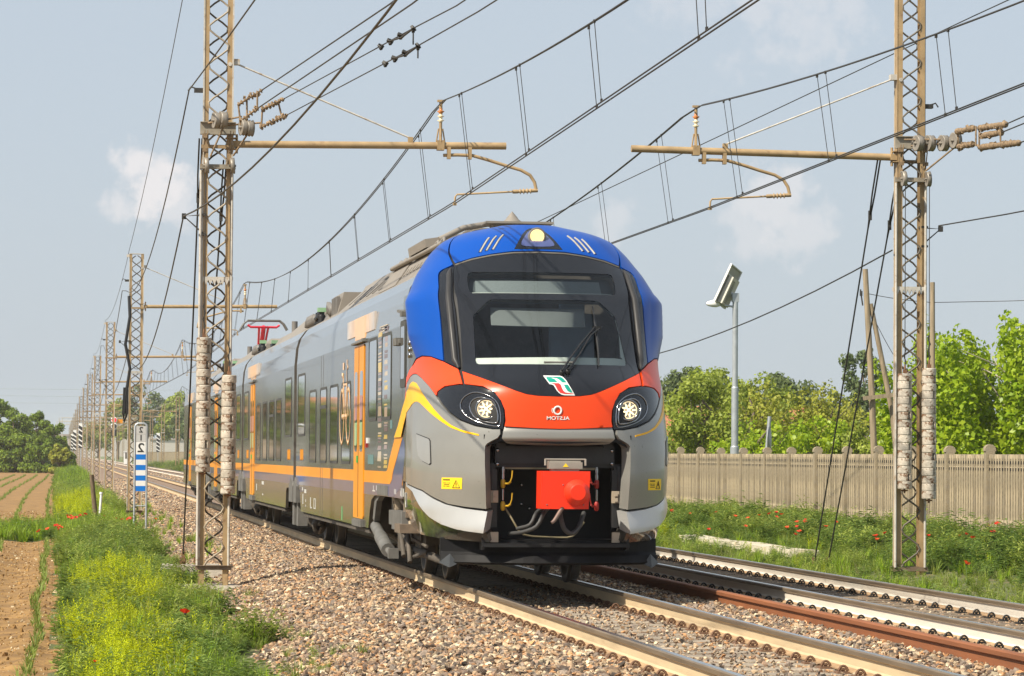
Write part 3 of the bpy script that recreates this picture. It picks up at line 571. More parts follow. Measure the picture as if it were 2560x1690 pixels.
M_logog=mat('logo_green',(.0,.30,.22),.4); M_logor=mat('logo_red',(.62,.035,.03),.4); M_hose=mat('rubber_hose',(.05,.05,.05),.6,var=.2); M_yelv=mat('valve_yellow',(.48,.29,.015),.45,var=.15); M_redv=mat('valve_red',(.30,.018,.012),.45,var=.15)
glass_mat('windscreen_glass',(.80,.86,.88))
train=thing('passenger_train','regional train with blue and red nose and dark grey orange striped cars','train',(0,0,0))
SC=1.45
def dens(poly,step):
    o=[]
    for (a,b),(c,d) in zip(poly,poly[1:]+poly[:1]):
        n=max(1,int(math.hypot((c-a)*SC,d-b)/step)); o+=[(a+(c-a)*i/n,b+(d-b)*i/n) for i in range(n)]
    return o
def smooth_poly(p,it=2):
    for _ in range(it): p=[q for a,b in zip(p,p[1:]+p[:1]) for q in ((a[0]*.75+b[0]*.25,a[1]*.75+b[1]*.25),(a[0]*.25+b[0]*.75,a[1]*.25+b[1]*.75))]
    return p
def inpoly(x,y,P):
    c=False; j=len(P)-1
    for i in range(len(P)):
        if (P[i][1]>y)!=(P[j][1]>y) and x<(P[j][0]-P[i][0])*(y-P[i][1])/(P[j][1]-P[i][1])+P[i][0]: c=not c
        j=i
    return c
def panel(name,poly,m,off=0,thick=.03,step=.035,holes=(),parent=None,bulge=None,**k):
    """a body panel: outline in (side, height) coordinates of the nose surface, with its own thickness"""
    P=dens(poly,step); H=[dens(h,step) for h in holes]
    pts=[Vector((a*SC,b)) for a,b in P]; edges=[]; faces=[list(range(len(P)))]
    for h in H:
        o=len(pts); pts+=[Vector((a*SC,b)) for a,b in h]; edges+=[(o+i,o+(i+1)%len(h)) for i in range(len(h))]
    x0=min(p.x for p in pts);x1=max(p.x for p in pts);y0=min(p.y for p in pts);y1=max(p.y for p in pts)
    PS=[(a*SC,b) for a,b in P]; HS=[[(a*SC,b) for a,b in h] for h in H]; r=0; y=y0+step/2
    base=len(pts)
    while y<y1:
        x=x0+(step/2 if r%2 else 0)
        while x<x1:
            if inpoly(x,y,PS) and not any(inpoly(x,y,h) for h in HS): pts.append(Vector((x,y)))
            x+=step
        y+=step*.87; r+=1
    v,_,f,_,_,_=delaunay_2d_cdt(pts,edges,faces,1,1e-6)
    fs=[]
    for t in f:
        cx_=sum(v[i].x for i in t)/len(t); cy_=sum(v[i].y for i in t)/len(t)
        if not any(inpoly(cx_,cy_,h) for h in HS): fs.append(tuple(t))
    b=MB()
    def fn(p,o):
        oo=o+(bulge(p.x/SC,p.y) if bulge else 0); return nose(p.x/SC,p.y,oo)
    top=[fn(p,off) for p in v]; b.add(top,fs,0,True)
    cnt={}
    for t in fs:
        for i in range(len(t)):
            e=(t[i],t[(i+1)%len(t)]); cnt[tuple(sorted(e))]=cnt.get(tuple(sorted(e)),[])+[e]
    if thick:
        for e,l in cnt.items():
            if len(l)==1:
                a,c=l[0]; b.add([top[a],top[c],fn(v[c],off-thick),fn(v[a],off-thick)],[(0,1,2,3)],0)
    me=bpy.data.meshes.new(name); me.from_pydata(b.v,[],b.f); me.materials.append(m); me.polygons.foreach_set('use_smooth',b.sm); me.update()
    return link(name,me,parent or train,**k)
mir=lambda p:[(-a,b) for a,b in p[::-1]]
def both(p): return [p,mir(p)]
def sym(half): return half+[(-a,b) for a,b in half[::-1] if abs(a)>1e-6]
disp=[(.428,3.487),(.424,3.40),(.400,3.277),(.382,3.257),(-.382,3.257),(-.400,3.277),(-.424,3.40),(-.428,3.487),(-.405,3.503),(.405,3.503)]
glas=[(.374,2.965),(.403,2.50),(.398,2.462),(.385,2.452),(-.385,2.452),(-.398,2.462),(-.403,2.50),(-.392,2.972),(-.385,3.01),(-.299,3.164),(-.278,3.183),(.262,3.183),(.282,3.168),(.362,3.02)]
# black sub-shell that shows in the seams
hull=[(0,4.07),(.97,4.07),(.97,3.9),(.98,3.6),(1.0,3.3),(1.15,3.2),(1.15,1.15),(1.0,.74),(.92,.62),(.70,.60),(.50,.60),(.40,.62),(.385,.90),(.39,1.50),(.37,1.56),(.30,1.615),(0,1.59)]
panel('cab_shell',sym(hull),M_hull,-.03,.02,.05,holes=[[(a*1.01,b) for a,b in disp],[(a*1.01,b) for a,b in glas]])
cap=[(0,3.758),(.17,3.749),(.30,3.718),(.435,3.670),(.548,3.610),(.66,3.762),(.757,3.895),(.86,3.975),(1.0,4.02),(1.0,4.084),(0,4.084)]
panel('roof_panel',sym(cap),M_blue,0,.03,.03)
bside=[(.833,2.536),(.769,2.562),(.694,2.552),(.600,2.497),(.600,2.685),(.604,2.973),(.615,3.325),(.652,3.470),(.655,3.505),(.640,3.535),(.575,3.583),(.565,3.60),(.675,3.757),(.772,3.893),(.87,3.968),(.985,4.008),(1.0,3.9),(1.0,3.55),(1.02,3.40),(1.055,3.275),(.950,3.113),(.885,2.82)]
def fold(s,z): # pressed crease running down the blue side
    a=abs(s); c=.70+(3.25-z)*-.05; return .065*max(0,1-abs(a-.93+(3.28-z)*.13)/.2)*max(0,min(1,(3.3-z)/.12))*max(0,min(1,(z-2.5)/.3))
for p in both(bside): panel('side_panel_blue',p,M_blue,0,.03,.03,bulge=fold)
strip=[(.545,3.575),(.614,3.545),(.640,3.505),(.642,3.477),(.607,3.325),(.596,2.973),(.593,2.685),(.592,2.494),(.508,2.412),(.496,2.42),(.494,2.7),(.497,3.085),(.510,3.3)]
for p in both(strip): panel('side_glass_strip',p,M_gblack,-.003,.025,.04)
for s in(1,-1):
    b=MB(); b.tube([nose(s*a,z,.0) for a,z in ((.566,3.55),(.560,3.48),(.532,3.2),(.527,2.86),(.522,2.5),(.505,2.41))],[.012,.034,.04,.04,.036,.01],8); b.obj('pillar_ridge',mat('satin_black',(.035,.033,.032),.35,var=.15),train)
ws=[(0,3.742),(.17,3.733),(.301,3.703),(.435,3.655),(.540,3.590),(.541,3.555),(.478,3.2),(.474,2.853),(.479,2.487),(.487,2.378),(.393,2.308),(.291,2.226),(.209,2.157),(.159,2.122),(.10,2.105),(0,2.10)]
wsp=panel('windscreen',sym(ws),M_gblack,-.006,.02,.03,holes=[disp,glas])
top=[(0,3.752),(.17,3.743),(.30,3.713),(.435,3.665),(.545,3.603)]
b=MB(); L_=[(-a,z) for a,z in top[::-1]]+top[1:]; b.tube([nose(a,z-.012,-.012) for a,z in dens(L_,.04)[:-int(1)] if abs(a)<.545],.014,6,caps=False)
if True:
    b=MB(); pts=[]
    for i in range(41):
        a=-.54+1.08*i/40; z=lerp_tab(abs(a),[(q,w_) for q,w_ in top]); pts.append(nose(a,z-.014,-.008))
    b.tube(pts,.013,6); b.obj('rubber_seal',mat('dusty_rubber',(.13,.12,.105),.7,var=.2),wsp)
panel('pane',disp,MATS['windscreen_glass'],-.010,0,.06,parent=wsp); panel('pane',glas,MATS['windscreen_glass'],-.010,0,.06,parent=wsp)
# cab interior seen through the glass
panel('destination_display',[(.345,3.462),(.330,3.306),(-.372,3.306),(-.388,3.462)],M_disp,-.085,.03,.08)
panel('display_housing',[(.44,3.52),(.44,3.24),(-.44,3.24),(-.44,3.52)],mat('display_box_grey',(.05,.058,.06),.6,var=.1),-.12,.02,.1)
b=MB(); b.tube([nose(a,3.268,-.02) for a in np.linspace(-.385,.372,24)],.006,4); b.obj('display_trim',M_cream,train)
panel('sun_visor',[(.213,3.19),(.208,2.975),(-.302,2.985),(-.292,3.19)],M_vis,-.14,.01,.1)
panel('dashboard',[(.40,2.43),(.395,2.525),(.33,2.538),(0,2.54),(-.40,2.525),(-.42,2.43)],M_cream,-.016,.008,.06)
panel('side_trim',[(.42,2.44),(.405,2.99),(.37,2.99),(.383,2.82),(.372,2.56),(.385,2.53)],M_cream,-.018,.008,.06)
b=MB(); p=nose(-.055,2.478,-.012); q=nose(.09,2.478,-.012); b.tube([p,q],.014,6); b.obj('dash_grille',M_under2,train)
b=MB(); b.box((5.287,37.2,2.75),(2.2,.05,1.3)); b.box((5.287,36.3,2.32),(2.2,1.8,.04));  b.box((4.15,36.8,2.75),(.04,.8,1.0)); b.box((6.42,36.8,2.75),(.04,.8,1.0)); b.box((5.15,37.2,2.75),(.12,.06,.9)); b.box((5.75,36.6,2.75),(.5,.15,.65),0); b.box((5.75,36.6,3.15),(.28,.12,.22)); b.obj('cab_interior',M_cabdk,train)
# wiper
b=MB(); wp=lambda a,z,o=.03:nose(a,z,o)
b.tube([wp(.023,2.355),wp(.080,2.50,.06),wp(.136,2.639,.07),wp(.222,2.832,.05)],.011,5); b.tube([wp(.054,2.365),wp(.120,2.52,.06),wp(.192,2.733,.07),wp(.263,2.842,.05)],.011,5)
b.tube([wp(.237,3.102,.012),wp(.235,2.95,.016),wp(.233,2.827,.03),wp(.230,2.70,.025),wp(.228,2.579,.016),wp(.219,2.425,.01)],[.007,.014,.018,.018,.014,.008],5); b.box(wp(.235,2.83,.04),(.09,.04,.05)); b.lathe([(.03,-.02),(.03,.03),(.015,.04)],10,wp(.023,2.35,0),(0,-.7,.7)); b.lathe([(.03,-.02),(.03,.03),(.015,.04)],10,wp(.054,2.36,0),(0,-.7,.7))
b.obj('wiper',M_black,wsp)
# red band
redc=[(0,2.094),(.10,2.099),(.159,2.116),(.209,2.151),(.291,2.220),(.393,2.302),(.485,2.370),(.482,2.232),(.381,2.207),(.320,2.14),(.289,2.05),(.270,1.95),(.266,1.834),(.272,1.774),(.22,1.768),(.10,1.755),(0,1.75)]
panel('red_band',sym(redc),M_red,0,.03,.035)
reds=[(.508,2.393),(.60,2.483),(.694,2.540),(.769,2.550),(.833,2.523),(.87,2.472),(.947,2.411),(.987,2.354),(1.06,2.27),(1.22,2.13),(1.30,2.00),(1.12,2.17),(1.009,2.266),(.93,2.345),(.885,2.367),(.842,2.364),(.794,2.318),(.729,2.215),(.680,2.108),(.668,2.155),(.612,2.209),(.515,2.231),(.496,2.229),(.500,2.30)]
for p in both(reds): panel('red_side_panel',p,M_red,.004,.03,.03)
chin=[(0,1.744),(.22,1.763),(.274,1.770),(.286,1.646),(.268,1.60),(.25,1.592),(.10,1.578),(0,1.577)]
panel('chin_panel',sym(chin),M_silver,.0,.10,.02,bulge=lambda s,z:-.10*max(0,(1.645-z)/.07)**1.5 if z<1.645 else -.02*max(0,(z-1.72)/.05))
cheek=[(.676,2.086),(.642,2.008),(.586,1.911),(.526,1.838),(.426,1.769),(.332,1.737),(.294,1.738),(.293,1.689),(.308,1.646),(.335,1.618),(.361,1.588),(.371,1.562),(.373,1.52),(.373,1.369),(.368,1.042),(.366,.890),(.495,.914),(.595,.940),(.705,1.009),(.804,1.080),(1.0,1.140),(1.117,1.174),(1.117,1.6),(1.117,2.0),(1.117,2.165),(1.009,2.258),(.93,2.335),(.885,2.358),(.842,2.355),(.794,2.309),(.729,2.206),(.690,2.118)]
def cheekb(s,z): a=abs(s); return .018*max(0,min(1,(2.0-z)/.3))*max(0,min(1,(1.12-a)/.2))
for p in both(cheek): panel('cheek_panel',p,M_silver,.004,.16,.03,bulge=cheekb)
bump=[(.364,.862),(.496,.890),(.622,.932),(.718,.990),(.821,1.067),(1.0,1.125),(1.12,1.154),(1.04,1.13),(.924,1.055),(.823,.921),(.731,.798),(.647,.728),(.543,.676),(.392,.641)]
for p in both(bump): panel('bumper',p,M_silver2,.012,.18,.03,bulge=lambda s,z:.05*max(0,min(1,((lerp_tab(abs(s),[(.36,.86),(.5,.89),(.62,.93),(.72,.99),(.82,1.067),(1.12,1.154)])-z)/.22))))
skirt=[(1.16,1.152),(1.30,1.0),(1.395,.834),(1.135,.770),(.925,.584),(.703,.558),(.503,.545),(.372,.532),(.388,.638),(.543,.671),(.647,.722),(.731,.790),(.823,.913),(.924,1.045),(1.04,1.12)]
for p in both(skirt): panel('front_skirt',p,M_skirt,.006,.16,.04)
# side of the cab behind the coloured parts
sp=[(.85,2.545),(.893,2.82),(.957,3.113),(1.062,3.28),(1.60,3.28),(1.60,1.16),(1.10,1.155),(1.10,2.2)]
for p in both(sp): panel('cab_side_panel',p,M_body,-.008,.03,.06)
yel=[(2.42,1.663),(2.04,1.778),(1.519,1.982),(1.16,2.10),(.999,2.180),(.952,2.245),(.918,2.27),(.896,2.276),(.859,2.258),(.817,2.173),(.761,2.065),(.693,1.952),(.623,1.848),(.568,1.782),(.504,1.731),(.404,1.685),(.404,1.668),(.483,1.699),(.568,1.753),(.648,1.834),(.717,1.909),(.789,1.992),(.83,2.035),(.862,2.052),(.895,2.048),(.937,2.023),(.996,1.952),(1.369,1.804),(1.66,1.663)]
for p in both(yel): panel('yellow_arch_stripe',p,M_yellow,.0085,.006,.03,bulge=cheekb)
# small hatch on the cheek
hat=[(.859,1.697),(.80,1.672),(.733,1.641),(.721,1.615),(.715,1.366),(.728,1.352),(.798,1.394),(.842,1.453),(.856,1.542)]
for p in both(hat):
    panel('cheek_hatch',p,M_hull,.026,.01,.05,bulge=lambda s,z:0); q=[(a+( .008 if a<0 else -.008)*0,b) for a,b in p]; cx_=sum(a for a,b in p)/len(p); cy_=sum(b for a,b in p)/len(p)
    panel('hatch_cover',[(cx_+(a-cx_)*.93,cy_+(b-cy_)*.95) for a,b in p],mat('hatch_silver',(.36,.36,.35),.33,metal=.35,coat=.4,var=.05),.032,.008,.04)
# headlights
hl=[(.672,2.106),(.664,2.150),(.640,2.182),(.605,2.202),(.56,2.215),(.515,2.222),(.455,2.219),(.381,2.193),(.329,2.145),(.295,2.064),(.279,1.978),(.274,1.869),(.281,1.747),(.332,1.755),(.424,1.787),(.524,1.852),(.589,1.933),(.640,2.024)]
ring=smooth_poly([(.520,1.993),(.500,2.080),(.447,2.137),(.401,2.137),(.348,2.100),(.309,2.035),(.293,1.934),(.293,1.790),(.311,1.768),(.386,1.797),(.462,1.854),(.502,1.920)],1)
bowl=smooth_poly([(.463,1.963),(.449,2.050),(.402,2.090),(.355,2.064),(.317,1.992),(.305,1.905),(.307,1.819),(.318,1.804),(.368,1.818),(.431,1.854)],1)
for s in(1,-1):
    h=panel('headlight',hl if s>0 else mir(hl),M_gblack,-.004,.05,.03)
    b=MB(); pts=[nose(s*a,z,.0) for a,z in ring]; b.tube(pts+[pts[0]],.008,5); b.obj('lamp_ring',M_chrome,h)
    b=MB(); pts=[nose(s*a,z,.002) for a,z in bowl]; b.tube(pts+[pts[0]],.010,5); b.obj('lamp_ring',M_chrome,h)
    panel('lamp_bowl',bowl if s>0 else mir(bowl),M_hull,.0005,.01,.04,parent=h)
    c=Vector(nose(s*.366,1.957,.012)); ax=Vector((s*.12,-1,.02)).normalized(); u=ax.cross(Vector((0,0,1))).normalized(); v_=u.cross(ax)
    b=MB(); b.lathe([(.112,-.03),(.118,.02),(.104,.024),(.100,.006)],28,c,ax); b.obj('lamp_rim',M_chrome,h)
    b=MB(); b.lathe([(.0001,.008),(.098,.008)],28,c,ax); b.obj('lamp_lens',mat('lamp_lens_grey',(.30,.28,.25),.3,var=.2,scale=60),h)
    b=MB()
    for k in range(60):
        a=2*math.pi*k/60
        if k%15==7: continue
        b.lathe([(.0001,.013),(.0048,.0125)],6,c+(u*math.cos(a)+v_*math.sin(a))*.089,ax)
    for k in range(9):
        a=2*math.pi*(k+.5)/9
        for rr,w_ in((.073,.0085),(.060,.010),(.047,.012)): b.lathe([(.0001,.014),(w_,.013)],8,c+(u*math.cos(a)+v_*math.sin(a))*rr,ax)
    for k in range(4):
        a=math.pi/4+k*math.pi/2
        for rr in(.012,.026,.036): b.lathe([(.0001,.014),(.012,.013)],8,c+(u*math.cos(a)+v_*math.sin(a))*rr,ax)
    b.obj('led',M_led,h)
# roof lamp
lh=panel('roof_lamp',sym([(0,4.036),(.05,4.03),(.085,4.008),(.112,3.955),(.159,3.772),(0,3.772)]),M_gblack,.004,.02,.03)
panel('lamp_bowl',smooth_poly([(.0,4.01),(.06,3.995),(.09,3.93),(.118,3.835),(.105,3.806),(0,3.798),(-.105,3.806),(-.118,3.835),(-.09,3.93),(-.06,3.995)],1),mat('lamp_blue_grey',(.06,.08,.22),.15,coat=1,var=.2),.008,.01,.03,parent=lh)
c=Vector(nose(0,3.9,.03)); ax=Vector((0,-1,.15)).normalized(); u=ax.cross(Vector((0,0,1))).normalized(); v_=u.cross(ax)
b=MB(); b.lathe([(.10,-.05),(.102,.02),(.084,.02)],24,c,ax); b.obj('lamp_rim',M_under2,lh)
b=MB()
for rr,n in((.0,1),(.016,8),(.030,14),(.044,20),(.058,26),(.072,32)):
    for k in range(n): a=2*math.pi*k/n; b.lathe([(.0001,.026),(.0062,.024)],6,c+(u*math.cos(a)+v_*math.sin(a))*rr,ax)
b.obj('led',M_ledtop,lh); b=MB(); b.lathe([(.0001,.018),(.086,.018)],24,c,ax); b.obj('lamp_lens',mat('lamp_lens_warm',(.45,.34,.18),.3,var=.2,scale=60),lh)
for s in(1,-1):
    for (a,z),(a2,z2) in (((.372,3.906),(.386,3.731)),((.322,3.925),(.344,3.748)),((.271,3.943),(.301,3.760))):
        b=MB(); b.tube([nose(s*(a+(a2-a)*i/6),z+(z2-z)*i/6,.0015) for i in range(7)],.0125,6); b.obj('vent_slot',mat('slot_grey',(.33,.32,.30),.5,var=.2),train)
        b=MB(); b.tube([nose(s*(a+.009+(a2-a)*i/6),z+(z2-z)*i/6,.0) for i in range(7)],.0085,5); b.obj('vent_slot',M_black,train)
# marks on the nose, the way they read in the picture
mlogo=lambda p:(lerp_tab(p[0],[(100,-.0705),(340,.0085),(585,.0775)]),2.323-(p[1]-230)*(2.323-2.109)/(527-230))
def mark(name,px,m,off): return panel(name,[mlogo(p) for p in px],m,off,.002,.02)
lg=mark('logo',[(100,230),(350,232),(385,240),(420,265),(450,300),(585,527),(400,525),(350,515),(310,490),(280,455),(258,412),(240,378),(215,365),(180,360)],M_white,.0)
mark('logo_field',[(135,249),(345,250),(375,258),(405,280),(452,333),(375,333),(340,300),(300,272),(240,262),(150,262)],M_logog,.003)
mark('logo_field',[(140,268),(215,268),(262,285),(300,330),(178,330)],M_logog,.003)
mark('logo_field',[(400,367),(470,367),(545,485),(510,485),(460,462),(425,420)],M_logog,.003)
mark('logo_field',[(190,346),(320,346),(345,370),(362,420),(385,462),(420,485),(560,500),(562,507),(400,505),(330,490),(295,455),(272,400),(250,362),(215,350)],M_logor,.003)
def text_mesh(name,txt,size,m,mirror=True,font_sx=1.0,bold=.0):
    cu=bpy.data.curves.new(name,'FONT'); cu.body=txt; cu.size=size; cu.align_x='CENTER'; cu.align_y='CENTER'; cu.extrude=.002; cu.offset=bold
    o=bpy.data.objects.new(name,cu); C.objects.link(o); dg=bpy.context.evaluated_depsgraph_get(); me=bpy.data.meshes.new_from_object(o.evaluated_get(dg)); bpy.data.objects.remove(o)
    sx=-font_sx if mirror else font_sx
    for v in me.vertices: v.co=(v.co.x*sx,0.0-v.co.z,v.co.y)
    if mirror: me.flip_normals()
    me.materials.clear(); me.materials.append(m); me.name=name; return me
p=Vector(nose(-.008,1.8625,.004)); link('maker_name',text_mesh('maker_name','ALSTOM',.052,M_white,True,1.25,.0008),train,p)
p=Vector(nose(-.009,1.945,.005)); b=MB(); b.tube([p+Vector((math.cos(a)*.040,0,math.sin(a)*.042)) for a in np.linspace(0,6.283,30)],.011,6); b.tube([p+Vector((math.cos(a)*.061,0,math.sin(a)*.05)) for a in np.linspace(2.6,3.7,8)],.004,4); b.obj('maker_ring',M_white,train)
for s in(1,-1):
    st=[(s*a,z) for a,z in ((.634,1.220),(.500,1.220),(.503,1.099),(.637,1.099))]; st=st if s<0 else st
    k=panel('warning_sticker',st if s<0 else st[::-1],M_silt,.026,.002,.05); b=MB()
    T=[(s*.515,1.115),(s*.560,1.115),(s*.537,1.195)] if s<0 else [(.573,1.115),(.618,1.115),(.595,1.195)]
    b.tube([nose(a,z,.029) for a,z in T+T[:1]],.0035,4); c_=(sum(a for a,_ in T)/3); b.tube([nose(c_,1.17,.029),nose(c_,1.14,.029)],.004,4); b.tube([nose(c_,1.131,.029),nose(c_,1.126,.029)],.004,4)
    x0,x1=(-.622,-.575) if s<0 else (.515,.56)
    for z,t in((1.198,.006),(1.165,.0028),(1.148,.0028),(1.131,.0028)):
        n=9
        for i in range(n):
            if z<1.19 and rng.random()<.2: continue
            a=x0+(x1-x0)*i/n; b.tube([nose(a,z,.029),nose(a+(x1-x0)/n*.7,z,.029)],t,4)
    b.obj('sticker_print',M_ink,k)
# lateral grey arms, jambs
# coupler bay
b=MB()
for x in(4.50,6.07): b.box((x,35.15,1.05),(.03,1.0,1.2))
b.box((5.287,35.7,1.05),(1.6,.04,1.3)); b.box((5.287,35.1,1.66),(1.6,1.1,.05)); b.box((5.287,35.1,.50),(1.6,1.0,.04)); b.obj('coupler_bay',M_hull,train)
b=MB(); b.box((5.287,34.80,1.47),(1.30,.10,.19)); b.box((5.287,34.84,1.36),(1.3,.1,.05)); b.box((4.70,34.77,1.50),(.10,.05,.20)); b.box((5.87,34.77,1.50),(.10,.05,.20)); b.obj('bay_crossbeam',mat('bay_black',(.022,.022,.022),.45,var=.3),train)
b=MB(); b.box((5.02,34.82,1.325),(.55,.02,.018)); b.box((5.60,34.82,1.325),(.3,.02,.03)); b.obj('bay_rail',mat('old_brass',(.30,.26,.17),.5,var=.3),train)
for x in(4.67,4.67,5.90,5.90):pass
b=MB()
for x,z in((4.66,1.52),(4.66,1.37),(5.91,1.52),(5.91,1.38),(5.03,1.14),(5.03,.93),(5.12,.88)): b.lathe([(.0001,.012),(.018,.012),(.022,0)],10,(x,34.73 if z>1.3 else 35.5,z),(0,-1,0))
b.obj('bolt',M_chrome,train)
cp=MB(); cp.prism([(5.035,.90),(5.235,.90),(5.24,.912),(5.262,.925),(5.285,.912),(5.29,.90),(5.545,.90),(5.56,1.30),(5.04,1.30)],lambda x,z:(x,34.05,z),lambda x,z:(x,34.40,z)); cpo=cp.obj('coupler_cover',mat('signal_red',(.78,.036,.010),.45,coat=.05,spec=.3,var=.05),train)
b=MB(); b.lathe([(.138,0),(.136,.025),(.088,.10),(.080,.108),(.0001,.109)],28,(5.415,34.05,1.075),(0,-1,0),0,False); b.obj('coupler_knob',MATS['signal_red'],cpo)
b=MB()
for x,z in((5.10,.945),(5.49,.945),(5.27,1.155)): b.lathe([(.008,.0),(.007,.006),(.0001,.007)],8,(x,34.05,z),(0,-1,0))
b.obj('bolt',M_chrome,cpo)
b=MB(); b.box((5.30,34.2,1.385),(.33,.2,.05)); b.box((5.30,34.14,1.36),(.36,.14,.07)); b.tube([(5.09,34.12,1.425),(5.52,34.12,1.425)],.009,6); b.tube([(5.09,34.12,1.36),(5.09,34.12,1.43)],.013,6); b.tube([(5.52,34.12,1.36),(5.52,34.12,1.43)],.013,6); b.box((5.30,34.16,1.315),(.3,.12,.03)); b.obj('electric_head',mat('head_grey',(.38,.34,.29),.45,metal=.4,var=.15),cpo)
b=MB(); b.prism([(5.27,1.345),(5.33,1.345),(5.30,1.385)],lambda x,z:(x,34.066,z),lambda x,z:(x,34.069,z)); b.obj('warning_sticker',M_silt,cpo)
b=MB(); b.tube([(5.27,34.08,.915),(5.17,33.99,.78),(5.14,33.98,.755)],[.022,.02,.018],8); b.obj('handle',mat('worn_handle',(.24,.17,.14),.5,metal=.5,var=.3),cpo)
for pts,r in(([(5.14,34.6,.90),(5.05,34.5,.86),(4.98,34.4,.72),(4.86,34.6,.68)],.020),([(5.22,34.6,.92),(5.12,34.4,.86),(5.04,34.35,.70),(4.90,34.5,.64),(4.80,34.8,.62)],.022),([(5.30,34.5,.9),(5.30,34.4,.80),(5.33,34.38,.68),(5.42,34.4,.62),(5.52,34.5,.70),(5.60,34.7,.85)],.026),([(4.72,34.8,.95),(4.82,34.7,.78),(4.92,34.7,.6),(5.3,34.8,.58),(5.5,34.8,.58),(5.62,34.8,.75)],.011)):
    b=MB(); q=[Vector(p) for p in pts]; pp=[]
    for i in range(len(q)-1):
        for t in(0,.33,.66): pp.append(q[i].lerp(q[i+1],t))
    pp.append(q[-1]); pp=[pp[0]]+[(pp[i-1]+pp[i]*2+pp[i+1])/4 for i in range(1,len(pp)-1)]+[pp[-1]]; b.tube(pp,r,7); b.obj('hose',M_hose if r>.015 else mat('pipe_brass_dull',(.2,.17,.1),.5),train)
for x,m,sg in((4.72,M_yelv,1),(5.74,M_redv,-1)):
    for z in(1.16,.92):
        b=MB(); b.lathe([(.015,-.05),(.026,-.03),(.026,.03),(.015,.05)],10,(x,34.72,z),(0,0,1)); b.tube([(x,34.72,z),(x+.06*sg*.9,34.66,z+.0),(x+.08*sg*.9,34.64,z+.02)],.013,6); b.tube([(x+.07*sg,34.64,z+.02),(x+.085*sg,34.63,z+.07),(x+.09*sg,34.63,z+.14)],.008,5); b.obj('valve',m,train)
    b=MB(); b.tube([(x,34.72,1.34),(x,34.72,1.2)],.018,8); b.tube([(x,34.72,1.10),(x,34.72,.98)],.015,8); b.lathe([(.025,-.02),(.025,.02)],6,(x,34.72,1.3),(0,0,1)); b.lathe([(.025,-.02),(.025,.02)],6,(x,34.72,1.24),(0,0,1)); b.obj('pipe',M_chrome,train)
for s in(-1,1):
    x=5.287+s*.66; b=MB(); b.box((x,34.78,1.0),(.07,.05,.62)); b.box((x+s*.04,34.85,1.2),(.1,.15,.35)); b.lathe([(.05,-.2),(.06,-.1),(.06,.1),(.05,.2)],10,(x+s*.06,34.8,1.15),(0,0,1)); b.obj('bay_post',MATS['bay_black'],train)
    b=MB(); b.box((x,34.73,1.02),(.085,.02,.13)); b.box((x,34.70,1.05),(.04,.02,.04)); b.box((x,34.70,.99),(.04,.02,.04)); b.box((x+s*.07,34.78,1.01),(.06,.03,.13)); b.box((x+s*.0,34.70,.585),(.085,.03,.11)); b.obj('hinge_plate',mat('hinge_beige',(.42,.35,.26),.55,var=.15),train)
# plough below the bay
b=MB(); prof=[(-.02,.30),(.10,.31),(.05,.42),(.03,.56),(.0,.58),(-.06,.58)]
def plow(x): return 34.66+.42*abs((x-5.287)/1.1)**2.2
xs=[4.10+i*.1187 for i in range(21)]
ring_=[[(x,plow(x)+.06-a*.9,z) for a,z in ((.06,.285),(.12,.295),(.14,.31),(.10,.385),(.07,.41),(.06,.42),(.05,.56),(-.02,.57),(-.02,.29))] for x in xs]
for i in range(20):
    for j in range(9): b.add([ring_[i][j],ring_[i+1][j],ring_[i+1][(j+1)%9],ring_[i][(j+1)%9]],[(0,1,2,3)])
b.add(ring_[0],[tuple(range(9))]); b.add(ring_[-1],[tuple(range(9))])
b.obj('plough',mat('plough_black',(.006,.006,.007),.55,var=.25,scale=5,spec=.15,col2=(.014,.014,.015),c2=(.5,.7),c2scale=3),train)
for s in(-1,1):
    b=MB(); x=5.287+s*1.08; b.add([(x+s*.02,35.0,.40),(x+s*.13,35.12,.30),(x+s*.03,34.98,.25),(x-s*.06,34.98,.29),(x,35.3,.29)],[(0,1,2),(0,2,3),(0,3,4),(0,4,1),(1,4,3,2)]); b.obj('rail_guard',mat('guard_grey',(.05,.055,.06),.4,var=.2),train)
